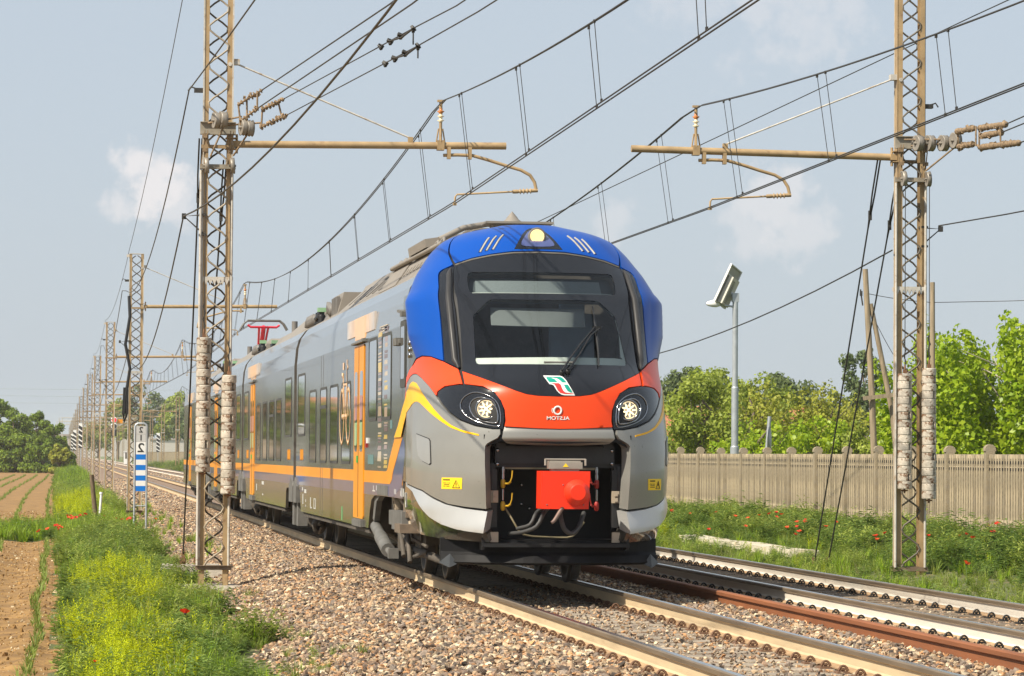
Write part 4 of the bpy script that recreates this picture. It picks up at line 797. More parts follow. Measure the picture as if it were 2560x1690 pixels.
# ------------------------------------------------------------------ cars
XC0=5.287; HW=1.400; XL=XC0-HW
sec_up=[(HW,1.26),(HW,2.95),(1.392,3.02),(1.375,3.22),(1.33,3.38),(1.22,3.53),(1.06,3.63),(.7,3.70),(0,3.72)]
BODY_M=[M_body,M_orange,M_purple,M_light,M_roofgrey,M_under]
def car_body(y0,y1,low):
    """one car shell; low = outline of the lower side (Y,z) below the stripes, with its wheel cut-outs"""
    b=MB()
    for s in(-1,1):
        X=lambda h:XC0+s*h
        ys=[y0+(y1-y0)*i/12 for i in range(13)]
        for a,c in zip(sec_up,sec_up[1:]):
            mi=0 if c[1]<=2.951 else 3 if c[1]<3.4 else 3 if c[1]<3.54 else 4
            for u,v in zip(ys,ys[1:]): b.add([(X(a[0]),u,a[1]),(X(a[0]),v,a[1]),(X(c[0]),v,c[1]),(X(c[0]),u,c[1])],[(0,1,2,3)],mi,False)
        for (z0,z1,mi) in((1.11,1.26,1),(.96,1.11,2)):
            b.add([(X(HW),y0,z0),(X(HW),y1,z0),(X(HW),y1,z1),(X(HW),y0,z1)],[(0,1,2,3)],mi)
        b.prism(low,lambda y,z:(X(HW),y,z),lambda y,z:(X(HW-.05),y,z),0)
        b.add([(X(HW-.03),y0,.96),(X(HW-.03),y1,.96),(XC0,y1,.96),(XC0,y0,.96)],[(0,1,2,3)],5)
    for y in(y0,y1):
        o=[(XC0-h,y,z) for h,z in [(HW,.96)]+sec_up]+[(XC0+h,y,z) for h,z in sec_up[::-1]+[(HW,.96)]]; b.add(o,[tuple(range(len(o)))],5)
    return b.obj('carriage',BODY_M,train)
def bogie_notch(y0,y1,yc,half): return yc-half,yc+half
arch=[(41.26,.53),(41.02,.80),(40.80,.93),(40.45,1.0),(40.0,1.03),(39.7,1.03),(39.4,.96)]
low1=[(37.1,.96),(37.1,1.02),(39.4,1.02)] # the low strip is handled per car
def low_poly(y0,y1,a,c): # plain lower side with the ends cut back for the shared bogie
    return [(y0,.96),(y0,.90) if a else (y0,.53)]+([(y0+1.6,.88),(y0+1.75,.80),(y0+1.85,.53)] if a else [])+([(y1-1.25,.53),(y1-1.15,.80),(y1-1.0,.88),(y1,.90)] if c else [(y1,.53)])+[(y1,.96)]
G=[54.42,70.24,86.1,103.7]
c1=car_body(37.12,G[0]-.30,[(39.3,.96),(40.45,.955),(40.85,.90),(41.05,.78),(41.26,.53),(G[0]-1.45,.53),(G[0]-1.3,.80),(G[0]-1.15,.88),(G[0]-.30,.90),(G[0]-.30,.96)])
c2=car_body(G[0]+.30,G[1]-.30,low_poly(G[0]+.30,G[1]-.30,1,1)); c3=car_body(G[1]+.30,G[2]-.30,low_poly(G[1]+.30,G[2]-.30,1,1)); c4=car_body(G[2]+.30,G[3],low_poly(G[2]+.30,G[3],1,0))
cars=[c1,c2,c3,c4]
for y in G[:3]:
    b=MB(); pr=[(h-.07,z-(.07 if z>3 else 0)) for h,z in [(HW,.95)]+sec_up]
    for s in(-1,1):
        for a,c in zip(pr,pr[1:]): b.add([(XC0+s*a[0],y-.31,a[1]),(XC0+s*a[0],y+.31,a[1]),(XC0+s*c[0],y+.31,c[1]),(XC0+s*c[0],y-.31,c[1])],[(0,1,2,3)])
    b.obj('gangway_bellows',M_hull,train)
def plate(name,pts,m,parent,x=XL-.003,t=.008,side=-1):
    b=MB(); b.prism(pts,lambda y,z:(x,y,z),lambda y,z:(x+t,y,z)); return b.obj(name,m,parent)
def rrect(y0,y1,z0,z1,r,n=3):
    o=[]
    for cx_,cz,a0 in((y1-r,z1-r,0),(y0+r,z1-r,90),(y0+r,z0+r,180),(y1-r,z0+r,270)):
        for i in range(n+1): a=R(a0+90*i/n); o.append((cx_+r*math.cos(a),cz+r*math.sin(a)))
    return o
def window(car,y0,y1,z0,z1,vent=False,both_sides=True):
    for s in((-1,1) if both_sides else (-1,)):
        X=XC0+s*HW; o=-s; b=MB()
        fr=rrect(y0,y1,z0,z1,.09); pn=rrect(y0+.05,y1-.05,z0+.038,z1-.038,.065); k=len(fr)
        fx=X+s*.007; 
        for i in range(k):
            j=(i+1)%k; b.add([(fx,*fr[i]),(fx,*fr[j]),(fx,*pn[j]),(fx,*pn[i])],[(0,1,2,3)],1); b.add([(fx,*fr[i]),(fx,*fr[j]),(X-s*.01,*fr[j]),(X-s*.01,*fr[i])],[(0,1,2,3)],1); b.add([(fx,*pn[i]),(fx,*pn[j]),(X+s*.003,*pn[j]),(X+s*.003,*pn[i])],[(0,1,2,3)],1)
        b.add([(X+s*.003,*p) for p in pn],[tuple(range(k))],0)
        if vent: z=z0+(z1-z0)*.74; b.box((fx,(y0+y1)/2,z),(.012,y1-y0-.08,.05),1)
        b.obj('window',[M_pane,M_frame],car)
for y0,y1 in((43.93,45.34),(45.95,47.32),(47.92,49.12),(49.92,51.26)): window(c1,y0,y1,1.33,2.46,abs(y0-47.92)<.1)
for y0,y1 in((38.49,39.64),(40.24,41.33)): window(c1,y0,y1,1.88,2.93)
window(c1,52.22,53.78,1.75,2.77); window(c2,55.30,56.88,1.75,2.77); window(c2,68.0,69.6,1.75,2.77)
for y0,y1 in((57.88,59.22),(59.82,61.2),(61.92,63.22),(63.94,65.2)): window(c2,y0,y1,1.33,2.46,abs(y0-59.82)<.1)
for o in(15.84,31.7):
    cc=c3 if o<20 else c4; window(cc,55.30+o,56.88+o,1.75,2.77)
    for y0,y1 in((57.88,59.22),(59.82,61.2),(61.92,63.22),(63.94,65.2)): window(cc,y0+o,y1+o,1.33,2.46)
# doors
def door(car,y0,y1,z0,z1):
    ym=(y0+y1)/2; b=MB(); x=XL-.012; ln=plate('door',rrect(y0,y1,z0,z1,.04),M_orange,car,x,.012)
    for a,c in((y0+.10,ym-.17),(ym+.17,y1-.10)):
        a,c=sorted((a,c)); plate('door_pane',rrect(a,c,z0+.87,z1-.34,.10),M_pane,ln,x-.003,.004)
        plate('door_notice',rrect(a+.05,c-.05,z0+.95,z0+1.25,.02,1),mat('notice_green',(.27,.38,.20),.5),ln,x-.006,.003); plate('door_notice',rrect(a+.05,c-.05,z0+1.28,z0+1.6,.02,1),mat('notice_pink',(.36,.20,.20),.5),ln,x-.006,.003)
    b.box((x-.001,ym,(z0+z1)/2),(.006,.016,z1-z0-.03)); b.obj('door_gap',M_hull,ln)
    b=MB(); b.box((x-.008,ym+.1,z0+.77),(.015,.08,.09)); b.obj('door_button',mat('button_green',(.06,.42,.10),.4),ln)
    b=MB(); b.box((XL-.02,(y0+y1)/2,z1+.035),(.06,y1-y0+.2,.025)); b.box((XL-.02,y0-.02,z1+.05),(.045,.2,.04)); b.box((XL-.01,ym,z0-.06),(.05,y1-y0-.1,.09)); b.obj('door_canopy',M_under2,ln)
    return ln
d1=door(c1,41.92,43.30,.63,2.89); door(c2,65.90,67.15,.63,2.88); door(c3,81.6,82.9,.63,2.88); door(c4,98.0,99.2,.63,2.88)
for car,y in((c1,42.58),(c2,66.5),(c3,82.25),(c4,98.6)):
    plate('orange_header',[(y-.70,2.97),(y+.70,2.97),(y+.70,3.26),(y-.70,3.26)],M_orange2,car,XL-.005,.03)
    for a,c in((y-1.95,y-.72),(y+.72,y+1.92)):
        for i in range(5):
            f=i/5; g=(i+1)/5; k=f if a<y else 1-g
            plate('orange_header',[(a+(c-a)*f,3.03),(a+(c-a)*g,3.03),(a+(c-a)*g,3.26),(a+(c-a)*f,3.26)],mat('orange_fade_%d'%int(k*5+.5),tuple(u*(.25+.75*k)+v*(.75-.75*k) for u,v in zip((.85,.50,.23),(.45,.47,.48))),.35,coat=.4),car,XL-.0035,.03)
# stripe running up into the yellow arch, and the blue wedge beside it
plate('stripe_rise',[(39.05,1.112),(38.52,1.114),(38.30,1.17),(38.20,1.25),(37.13,1.663),(37.98,1.663),(38.62,1.40),(38.76,1.31),(38.88,1.27),(39.05,1.261)],M_orange,c1,XL-.005,.01)
plate('blue_wedge',[(39.2,.965),(38.15,.965),(37.2,1.10),(36.9,1.45),(36.92,1.60),(37.12,1.66),(38.19,1.248),(38.29,1.168),(38.52,1.112),(39.2,1.108)],M_navy,c1,XL-.0025,.006)
# bicycle pictogram, art strip, small lettering
b=MB(); x=XL-.010
def ringp(cy,cz,ry,rz,t,n=28): b.tube([(x,cy+ry*math.cos(a),cz+rz*math.sin(a)) for a in np.linspace(0,2*math.pi,n)],t,4)
ringp(45.28,1.98,.33,.37,.034); ringp(44.27,1.98,.33,.37,.034)
for p in([(45.28,1.98),(45.05,2.42),(44.52,2.42),(44.72,1.98),(45.05,2.42)],[(44.27,1.98),(44.55,2.60),(44.40,2.66)],[(44.72,1.98),(45.28,1.98)],[(45.05,2.42),(45.12,2.55),(45.3,2.56)],[(44.9,1.98),(44.5,1.98)]): b.tube([(x,*q) for q in p],.038,4)
b.box((x,45.05,2.68),(.012,.22,.10)); b.box((x,44.5,2.72),(.012,.10,.08)); b.v=[(XL-.006+(q[0]-x)*.06,q[1],q[2]) for q in b.v]; b.obj('bicycle_sign',M_orange2,c1)
artm=[mat('art_%d'%i,c,.4,coat=.4) for i,c in enumerate(((.42,.30,.20),(.16,.10,.10),(.55,.45,.33),(.60,.42,.10),(.30,.22,.22)))]
for y0,y1 in((39.66,40.12),(38.9,39.34)):
    z=1.30
    while z<3.0:
        h_=rng.choice((.02,.02,.035,.05,.05,.12)); a=rng.uniform(0,.06); plate('art_bar',[(y0+a,z),(y1-rng.uniform(0,.1),z),(y1-rng.uniform(0,.1),z+h_),(y0+a,z+h_)],rng.choice(artm),c1,XL-.0035,.006); z+=h_+rng.choice((.012,.02,.02,.04,.06))
for z in(2.96,2.99,3.02): plate('art_bar',[(39.0,z),(39.95,z),(39.95,z+.014),(39.0,z+.014)],artm[2],c1,XL-.0035,.006)
for (y,z,w_,h_) in((38.46,1.82,.2,.10),(41.0,1.40,.7,.12)): plate('notice',[(y-w_/2,z-h_/2),(y+w_/2,z-h_/2),(y+w_/2,z+h_/2),(y-w_/2,z+h_/2)],mat('notice_teal',(.10,.20,.20),.5),c1,XL-.004,.006)
b=MB(); b.box((XL-.01,41.55,1.60),(.02,.12,.10)); b.box((XL-.01,41.4,1.64),(.02,.1,.07),1); b.obj('notice',[MATS['valve_red'],M_white],c1)
for car,y in((c1,52.9),(c2,55.9),(c2,68.3),(c3,71.8)):
    for i in range(7):
        if rng.random()<.8: plate('door_number_bars',[(y-.35+.1*i,1.36+.04*rng.random()),(y-.30+.1*i,1.36),(y-.30+.1*i,1.52),(y-.35+.1*i,1.54)],M_orange,car,XL-.004,.006)
for (y,z,w_,h_) in((40.6,1.04,.02,.07),(40.55,1.01,.3,.015),(40.2,1.05,.02,.06),(38.0,1.03,.05,.06),(37.85,1.03,.05,.06),(37.3,1.06,.06,.02),(37.3,1.03,.05,.09),(37.15,1.03,.05,.10),(37.0,1.03,.05,.09),(52.0,.87,.35,.06),(52.6,.9,.15,.05),(51.9,.72,.05,.04),(52.5,.74,.1,.16),(51.9,.64,.05,.03),(50.9,.70,.07,.17),(50.7,.63,.12,.02),(50.2,.70,.04,.16),(49.9,.70,.04,.16),(50.05,.775,.2,.012),(50.05,.63,.2,.012),(65.0,.80,.15,.13),(63.0,.90,.6,.06),(63.0,.68,.2,.03)):
    plate('lettering',[(y-w_/2,z-h_/2),(y+w_/2,z-h_/2),(y+w_/2,z+h_/2),(y-w_/2,z+h_/2)],mat('print_white',(.55,.55,.52),.5),c1 if y<54 else c2,XL-.004,.006)
plate('lettering',[(45.1,.55),(45.2,.55),(45.2,.74),(45.1,.74)],mat('print_green',(.12,.4,.15),.5),c1,XL-.004,.006)
for z in(.85,):
    p=[nose(-1.15,z+.12,.012),nose(-1.23,z+.12,.012),nose(-1.23,z-.09,.012),nose(-1.15,z-.09,.012)]
b=MB()
for q in([( -1.125,1.03),(-1.20,1.03),(-1.20,.87),(-1.125,.87),(-1.125,1.03)],[(-1.145,1.0),(-1.18,1.0),(-1.18,.90),(-1.15,.90)]): b.tube([nose(a,z,.012) for a,z in q],.006,4)
b.obj('lettering',MATS['print_white'],train)
# panel joints on the side
for y in(48.6,49.0,37.16): plate('panel_joint',[(y-.012,.55 if y>40 else 1.15),(y+.012,.55 if y>40 else 1.15),(y+.012,2.94),(y-.012,2.94)],M_under2,c1,XL-.002,.004)
# cab side window, mirror cameras
w1=plate('cab_side_window',rrect(36.83,37.40,2.23,3.0,.06),M_frame,c1,XL-.012,.02); plate('pane',rrect(36.92,37.31,2.33,2.93,.04),M_pane,w1,XL-.015,.006)
b=MB(); b.box((XL-.02,37.15,3.10),(.06,.55,.03),0,Euler((.08,0,0)).to_matrix()); b.box((XL-.03,36.95,3.065),(.05,.2,.05)); b.obj('side_camera',M_under2,c1)
b=MB(); b.box((XL-.03,37.6,2.77),(.06,.35,.085)); b.box((XL-.015,37.6,2.77),(.03,.6,.05)); b.obj('side_camera',M_under2,c1)
b=MB()
for z in(2.72,2.65,2.58): b.lathe([(.0001,.02),(.03,.02),(.035,0)],10,(XL-.002,36.42,z),(-1,-.15,0))
b.obj('side_lamp',M_chrome,c1)
# fairings over the shared bogies
for y in G[:3]:
    for s in(-1,1):
        X=XC0+s*HW
        for a,c in((y-.75,y-.08),(y+.08,y+.95)):
            b=MB(); b.prism([(a,.66),(a,.93),((a+c)/2,1.08),(c,.93),(c,.66)],lambda u,v:(X+s*(.03+.10*max(0,.98-v)*2.0*0),u,v),lambda u,v:(X-s*.12,u,v)); b.box((X-s*.1,(a+c)/2,.5),(.16,(c-a)*.5,.45)); b.obj('bogie_fairing',M_under2,train)
# bogies, wheels, dampers
wheel=MB(); wheel.lathe([(.0001,-.03),(.10,-.04),(.11,-.02),(.34,-.01),(.36,-.045),(.415,-.045),(.418,.06),(.455,.068),(.452,.095),(.36,.095),(.34,.06),(.1,.07),(.0001,.07)],36,(0,0,0),(1,0,0),0)
wm_=wheel.mesh('wheel',[M_wheel]); tread=MB(); tread.lathe([(.4185,-.046),(.4215,.058)],36,(0,0,0),(1,0,0)); tm_=tread.mesh('wheel_tread',[M_tyre])
def bogie(ys):
    yc=sum(ys)/2; g=link('bogie',None,train)
    b=MB()
    for s in(-1,1): b.box((XC0+s*.98,yc,.52),(.16,ys[1]-ys[0]+.9,.20)); b.box((XC0+s*.98,yc,.70),(.22,.7,.25))
    b.box((XC0,yc,.55),(2.0,.6,.25)); b.obj('bogie_frame',M_under,g)
    for y in ys:
        for s in(-1,1):
            w_=link('wheel',wm_,g,(XC0+s*.752-s*.015,y,.42),(0,0,0 if s<0 else math.pi)); link('wheel_tread',tm_,g,(XC0+s*.752-s*.015,y,.42),(0,0,0 if s<0 else math.pi))
            b=MB(); b.lathe([(.09,.0),(.13,.02),(.14,.12),(.09,.17),(.0001,.18)],12,(XC0+s*.92,y,.44),(s,0,0)); b.box((XC0+s*1.0,y,.40),(.18,.36,.26)); b.tube([(XC0+s*1.0,y-.3,.66),(XC0+s*1.0,y-.3,.40)],.07,8); b.obj('axle_box',M_under,g)
        b=MB(); b.tube([(XC0-.7,y,.42),(XC0+.7,y,.42)],.08,10); b.obj('axle',M_under,g)
    return g
bogs=[bogie(p) for p in((38.15,40.42),(53.3,55.7),(69.2,71.6),(85.2,87.5),(100.6,102.9))]
g=bogs[0]
b=MB(); b.tube([(XL+.06,40.9,.56),(XL+.05,39.55,.36)],.07,12); b.tube([(XL+.05,40.1,.445),(XL+.05,39.2,.31)],.085,12); b.tube([(XL+.05,39.2,.31),(XL+.06,38.95,.27)],.04,8); b.box((XL+.08,38.9,.28),(.12,.12,.12)); b.obj('yaw_damper',M_under2,g)
b=MB(); b.prism([(41.0,.66),(40.7,.95),(40.2,1.02),(39.9,1.02),(40.1,.95),(40.5,.88),(40.8,.62)],lambda u,v:(XL+.03,u,v),lambda u,v:(XL+.10,u,v)); b.box((XL+.05,39.4,1.03),(.12,1.3,.12)); b.box((XL+.10,38.0,.72),(.18,1.5,.17)); b.box((XL+.22,38.6,.85),(.1,2.8,.6)); b.obj('bogie_bracket',M_under2,g)
b=MB(); b.lathe([(.05,-.05),(.16,-.05),(.16,.05),(.05,.05)],16,(XL+.12,38.75,.88),(1,0,.2)); b.tube([(XL+.08,38.2,.95),(XL+.1,37.4,.82),(XL+.1,37.1,.6)],.02,6); b.tube([(XL+.08,38.6,.98),(XL+.06,37.6,.95)],.02,6); b.obj('bogie_bellows',mat('bellows_tan',(.35,.28,.2),.7,var=.3,scale=8),g)
b=MB(); b.box((XL+.08,37.35,.92),(.06,.3,.36)); b.box((XL+.06,37.9,.75),(.05,.9,.04)); b.box((XL+.2,37.2,.62),(.5,.6,.10)); b.obj('bogie_bracket',mat('bracket_brown',(.16,.12,.085),.7,var=.3,scale=9),g)
b=MB(); b.tube([(XL+.30,39.3,.34),(XL+.34,37.0,.30),(XL+.40,36.2,.27)],.05,8); b.tube([(XL+.22,39.0,.5),(XL+.25,38.2,.26),(XL+.30,37.2,.34)],.025,6); b.tube([(XL+.2,38.2,.62),(XL+.15,37.4,.5),(XL+.25,36.8,.42)],.02,6); b.tube([(XL+.2,39.3,.60),(XL+.2,38.8,.25)],.03,6); b.tube([(XL+.2,38.4,.55),(XL+.2,38.1,.2)],.03,6); b.obj('brake_rigging',M_under,g)
for bg_,yc in zip(bogs[1:],(54.5,70.4,86.35,101.7)):
    b=MB()
    for s in(-1,1):
        x=XC0+s*1.12
        b.lathe([(.06,-.17),(.15,-.16),(.15,.16),(.06,.17)],12,(x,yc-1.35,.40),(0,1,0)); b.lathe([(.05,-.1),(.11,-.1),(.11,.1),(.05,.1)],12,(x,yc-1.7,.30),(0,1,.3)); b.box((x,yc-.9,.45),(.16,.35,.2)); b.tube([(x,yc-1.5,.3),(x,yc-2.2,.36)],.03,6); b.tube([(x,yc-1.1,.25),(x,yc-1.8,.18),(x,yc-2.3,.3)],.02,6); b.box((x,yc+.3,.5),(.14,.3,.4)); b.box((x,yc+1.0,.45),(.16,.6,.25)); b.tube([(x,yc+.5,.7),(x,yc+.8,.3)],.05,8)
    b.obj('brake_unit',M_under,bg_)
# under-floor boxes
for a,c in((41.3,52.7),(57.0,68.6),(72.9,84.5),(88.8,99.6)):
    b=MB(); b.box((XC0,(a+c)/2,.72),(2.55,c-a,.44)); b.box((XC0,(a+c)/2,.485),(2.74,c-a-.2,.05)); b.obj('underframe',M_under,train)
b=MB(); b.box((XC0,38.6,.80),(1.7,4.4,.55)); b.obj('underframe',M_under,train)
b=MB(); b.tube([(XC0-.9,43.6,.42),(XC0-.7,41.2,.18)],.04,6); b.tube([(XC0-1.0,58.5,.42),(XC0-.8,56.6,.2)],.04,6); b.obj('brake_rigging',M_under,train)
# roof equipment
def rbox(name,y0,y1,x0,x1,z0,z1,slope=0,m=M_roofgrey,y_slope=0):
    b=MB(); v=[]
    for y,dy in((y0,y_slope),(y1,-y_slope)):
        v+=[(XC0+x0,y,z0),(XC0+x1,y,z0),(XC0+x1-slope,y+dy,z1),(XC0+x0+slope,y+dy,z1)]
    b.add(v,[(0,1,2,3),(4,5,6,7),(0,1,5,4),(1,2,6,5),(2,3,7,6),(3,0,4,7)]); return b
rbox('r',37.2,40.9,-1.10,1.10,3.60,3.93,.22).obj('roof_unit',M_roofgrey,train)
rbox('r',40.95,43.1,-1.12,1.12,3.60,3.97,.25).obj('roof_unit',M_roofgrey,train)
b=MB()
for i in range(14): b.box((XC0-1.0,37.6+.38*i,3.74),(.03,.18,.10),0,Euler((0,.58,0)).to_matrix())
for i in range(9): b.tube([(XC0-.90,37.5+.6*i,3.93),(XC0-.86,37.8+.6*i,4.0),(XC0-.9,38.05+.6*i,3.93)],.02,5)
b.tube([(XC0-.95,37.2,3.9),(XC0-.95,43,3.92)],.03,6); b.tube([(XC0-.7,37.2,4.0),(XC0-.7,43,4.02)],.03,6); b.obj('roof_pipes',M_roofgrey,train)
for y0,y1,zt in((43.25,45.9,4.06),(46.0,49.6,4.09)):
    rbox('r',y0,y1,-1.14,1.14,3.58,zt,.55,y_slope=.25).obj('roof_fairing',M_roofgrey,train)
    for i in range(3): plate_y=y0+.7+.9*i; b=MB(); b.box((XC0-.9,plate_y,3.80),(.02,.16,.34),0,Euler((0,.83,0)).to_matrix()); b.obj('roof_rib',M_roofdk,train)
rbox('r',49.75,51.7,-1.10,1.10,3.6,3.95,.10).obj('roof_unit',M_roofgrey,train)
b=MB()
for i in range(9): b.box((XC0-1.07,49.95+.12*i,3.76),(.05,.05,.26))
for i in range(3): b.lathe([(.10,0),(.10,.06),(.03,.07)],10,(XC0-1.06,51.1+.22*i,3.72+.03*i),(-1,0,0))
b.obj('roof_louvre',M_roofdk,train)
rbox('r',49.2,51.4,-.62,.62,3.9,4.12,.1).obj('roof_unit',M_roofgrey,train)
rbox('r',51.75,53.9,-1.02,1.02,3.6,3.83,.12).obj('roof_unit',M_roofdk,train); rbox('r',51.9,53.6,-.95,.95,3.8,3.97,.2).obj('roof_unit',M_roofgrey,train)
M_green=mat('jumper_green',(.22,.38,.22),.5,var=.2)
for y in G[:3]:
    b=MB()
    for dx in(-1.0,-.75,.75,1.0):
        for dy in(-.35,.35): b.lathe([(.05,0),(.08,.05),(.05,.09),(.08,.14),(.05,.18),(.05,.24)],10,(XC0+dx,y+dy,3.60),(0,0,1))
        b.box((XC0+dx,y-.35,3.86),(.14,.14,.07),1); b.tube([(XC0+dx,y-.35,3.84),(XC0+dx-.06,y,3.70),(XC0+dx,y+.35,3.84)],.03,6)
    b.obj('cable_jumper',[M_black,M_green],train)
for o,car in((0,c2),(15.84,c3),(31.7,c4)):
    if o<31: rbox('r',55.1+o,57.0+o,-1.0,1.0,3.6,3.86,.15).obj('roof_unit',M_roofgrey,train)
    b=MB()
    for i in range(6): b.lathe([(.10,0),(.10,.07),(.03,.08)],10,(XC0-1.0,55.3+o+.28*i,3.74),(-1,0,.2))
    if o<31: b.obj('roof_louvre',M_roofdk,train)
    rbox('r',57.1+o,63.2+o-(0 if o<20 else 0),-1.14,1.14,3.58,4.06,.55,y_slope=.5).obj('roof_fairing',M_roofgrey,train)
    rbox('r',64.0+o,67.4+o,-1.0,1.0,3.58,3.85,.2).obj('roof_unit',M_roofgrey,train); b=MB(); b.tube([(XC0-.6,66+o,3.8),(XC0-.6,66+o,4.15)],.06,8); b.obj('roof_vent',M_roofdk,train)
b=MB(); b.lathe([(.12,0),(.11,.03),(.08,.05),(.06,.08),(.0001,.15)],14,(XC0-.02,38.1,4.20),(0,0,1)); b.box((XC0+.02,37.95,4.19),(.80,.5,.025)); b.box((XC0+.02,38.0,4.14),(.6,.35,.07)); b.tube([(XC0-.30,37.9,3.95),(XC0-.22,37.9,4.18)],.03,6); b.tube([(XC0+.36,37.9,3.95),(XC0+.26,37.9,4.18)],.03,6); b.obj('roof_antenna',M_roofgrey,train)
b=MB(); b.box((XC0-.62,39.6,4.05),(.75,1.9,.10),0,Euler((0,-.16,0)).to_matrix()); b.box((XC0-.15,40.3,4.16),(.5,2.6,.10)); b.tube([(XC0-.85,38.4,4.02),(XC0-.55,38.5,4.17),(XC0-.25,38.6,4.23),(XC0+.1,38.7,4.22)],.035,8); b.tube([(XC0-.62,38.6,3.95),(XC0-.42,38.6,4.09),(XC0-.1,38.6,4.14),(XC0+.2,38.6,4.1)],.06,8); b.tube([(XC0-.62,39.4,3.95),(XC0-.36,39.4,4.12),(XC0,39.4,4.2)],.06,8); b.obj('roof_pipes',M_roofgrey,train)
# pantograph
pg=link('pantograph',None,train)
M_pred=mat('pantograph_red',(.62,.03,.06),.45,var=.1)
b=MB(); yp=86.0
for dy in(-.16,.16):
    b.tube([(XC0-.62,yp+dy,4.72),(XC0-.53,yp+dy,4.88),(XC0-.42,yp+dy,4.97),(XC0+.42,yp+dy,4.97),(XC0+.53,yp+dy,4.88),(XC0+.62,yp+dy,4.72)],.028,6)
b.obj('contact_strip',mat('strip_grey',(.12,.12,.11),.5,var=.2),pg)
b=MB(); b.tube([(XC0-.42,yp,4.86),(XC0-.34,yp,4.80),(XC0+.34,yp,4.80),(XC0+.42,yp,4.86)],.035,6); b.tube([(XC0,yp,4.80),(XC0+.02,yp+1.3,4.28)],.06,8); b.tube([(XC0-.12,yp,4.78),(XC0-.06,yp+1.3,4.28)],.03,6); b.tube([(XC0+.12,yp,4.78),(XC0+.1,yp+1.3,4.28)],.03,6); b.tube([(XC0,yp+1.3,4.28),(XC0,yp-.3,3.98)],.09,8); b.box((XC0,yp,4.0),(.55,.9,.14)); b.obj('arm',M_pred,pg)
# ------------------------------------------------------------------ concrete fence
fx=15.9; fy0=54.61-2.565*2; NB=20
M_fence=mat('fence_concrete',(.29,.235,.155),.92,var=.22,scale=3,bump=.5,bscale=45,col2=(.27,.235,.19),c2=(.5,.72),c2scale=5)
M_fence2=mat('fence_slat_concrete',(.47,.385,.26),.92,var=.2,scale=4,bump=.4,bscale=50,stretch=(1,1,.35),col2=(.19,.165,.13),c2=(.45,.68),c2scale=5)
M_fence3=mat('fence_recess_shade',(.20,.165,.11),.95,var=.4,scale=18,bump=.8,bscale=60)  # same concrete darkened between the slats, groove shade put into the colour
fence=thing('concrete_fence','long grey concrete fence with round headed posts behind the poppies','fence',(fx,fy0,0))
b=MB(); pr=[(-.08,-.15),(.08,-.15),(.08,1.58)]+[(.10*math.cos(R(a)),1.60+.10*math.sin(R(a))) for a in range(-10,191,25)]+[(-.08,1.58)]
b.prism(pr,lambda y,z:(y,-.07,z),lambda y,z:(y,.07,z)); pm=b.mesh('post',M_fence)
b=MB(); L_=2.565-.18
b.box((-.018,L_/2,.82),(.02,L_,1.44),1)
for z,h_ in((1.50,.07),(1.30,.05),(.40,.05),(.14,.05)): b.box((-.0185,L_/2,z),(.024,L_,h_),0)
pan=b.mesh('panel',[M_fence2,M_fence3])
NS=15; b=MB(); b.box((0,0,.82),(.045,.058,1.40)); slm=b.mesh('slat',M_fence2); b=MB(); b.box((0,0,.82),(.045,.056,1.40)); slm2=b.mesh('slat',M_fence)
b=MB()
for i in range(NS+1):
    y=.02+(L_-.04)*i/NS
    for z in(1.40,1.285,.10): b.box((-.0300,y,z),(.008,.062,.05))
holes=b.mesh('gap_row',M_hull)
rest=MB()
for k in range(NB):
    y=2.565*k; link('post',pm,fence,(rng.uniform(-.01,.01),y,rng.uniform(-.015,.015)),(rng.uniform(-.012,.012),rng.uniform(-.01,.01),0))
    pn=link('panel',pan,fence,(0,y+.09,0)); link('gap_row',holes,pn,(-.002,0,0),kind='stuff')
    for i in range(NS):
        yy=.02+(L_-.04)*(i+.5)/NS
        if NS*k+i<300: link('slat',slm if rng.random()<.7 else slm2,pn,(-.016+rng.uniform(-.004,.004),yy,rng.uniform(-.01,.01)))
link('post',pm,fence,(0,2.565*NB,0))
ffar=thing('concrete_fence','far end of the grey concrete fence, left of the last car','fence',(fx,fy0+2.565*NB,0)); b=MB()
for k in range(1,240): b.box((0,2.565*k,.8),(.13,.17,1.72))
b.box((0,307,.80),(.05,614,1.45)); b.obj('panel',M_fence,ffar,kind='stuff')
b=MB(); b.box((0,250,.72),(.06,2.6,1.45)); b.obj('white_panel',M_white,ffar,(-.06,0,0))
b=MB(); b.box((fx-.02,92,-.06),(.30,92,.14)); b.obj('kerb',M_conc,None,kind='structure')

# ------------------------------------------------------------------ street furniture
M_gpost=mat('galvanized_post',(.42,.45,.47),.45,metal=.4,var=.12,scale=6)
sl=thing('street_lamp','solar street lamp with tilted panel on a grey steel pole behind the fence','street lamp',(19.75,94.5,0))
b=MB(); b.tube([(0,0,-.1),(0,0,1.75)],.135,12); b.tube([(0,0,1.75),(0,0,3.5)],.105,12); b.tube([(0,0,3.5),(0,0,6.05)],.085,12); b.lathe([(.12,0),(.12,.04),(.105,.06)],12,(0,0,1.73)); b.lathe([(.105,0),(.10,.05),(.085,.06)],12,(0,0,3.48)); b.obj('pole',M_gpost,sl)
n_=Vector((-.74,.58,.34)).normalized(); up=Vector((.42,0,.91)); up=(up-n_*up.dot(n_)).normalized(); sd_=up.cross(n_).normalized(); Mx=Matrix((sd_,up,n_)).transposed()
pc=Vector((-.22,.1,6.52))
b=MB(); b.box(pc,(.86,1.22,.035),0,Mx)
for a in(-.42,.42): b.box(pc+Mx@Vector((a,0,-.02)),(.03,1.22,.06),1,Mx)
for a in(-.595,.595,.3): b.box(pc+Mx@Vector((0,a,-.02)),(.84,.03,.06),1,Mx)
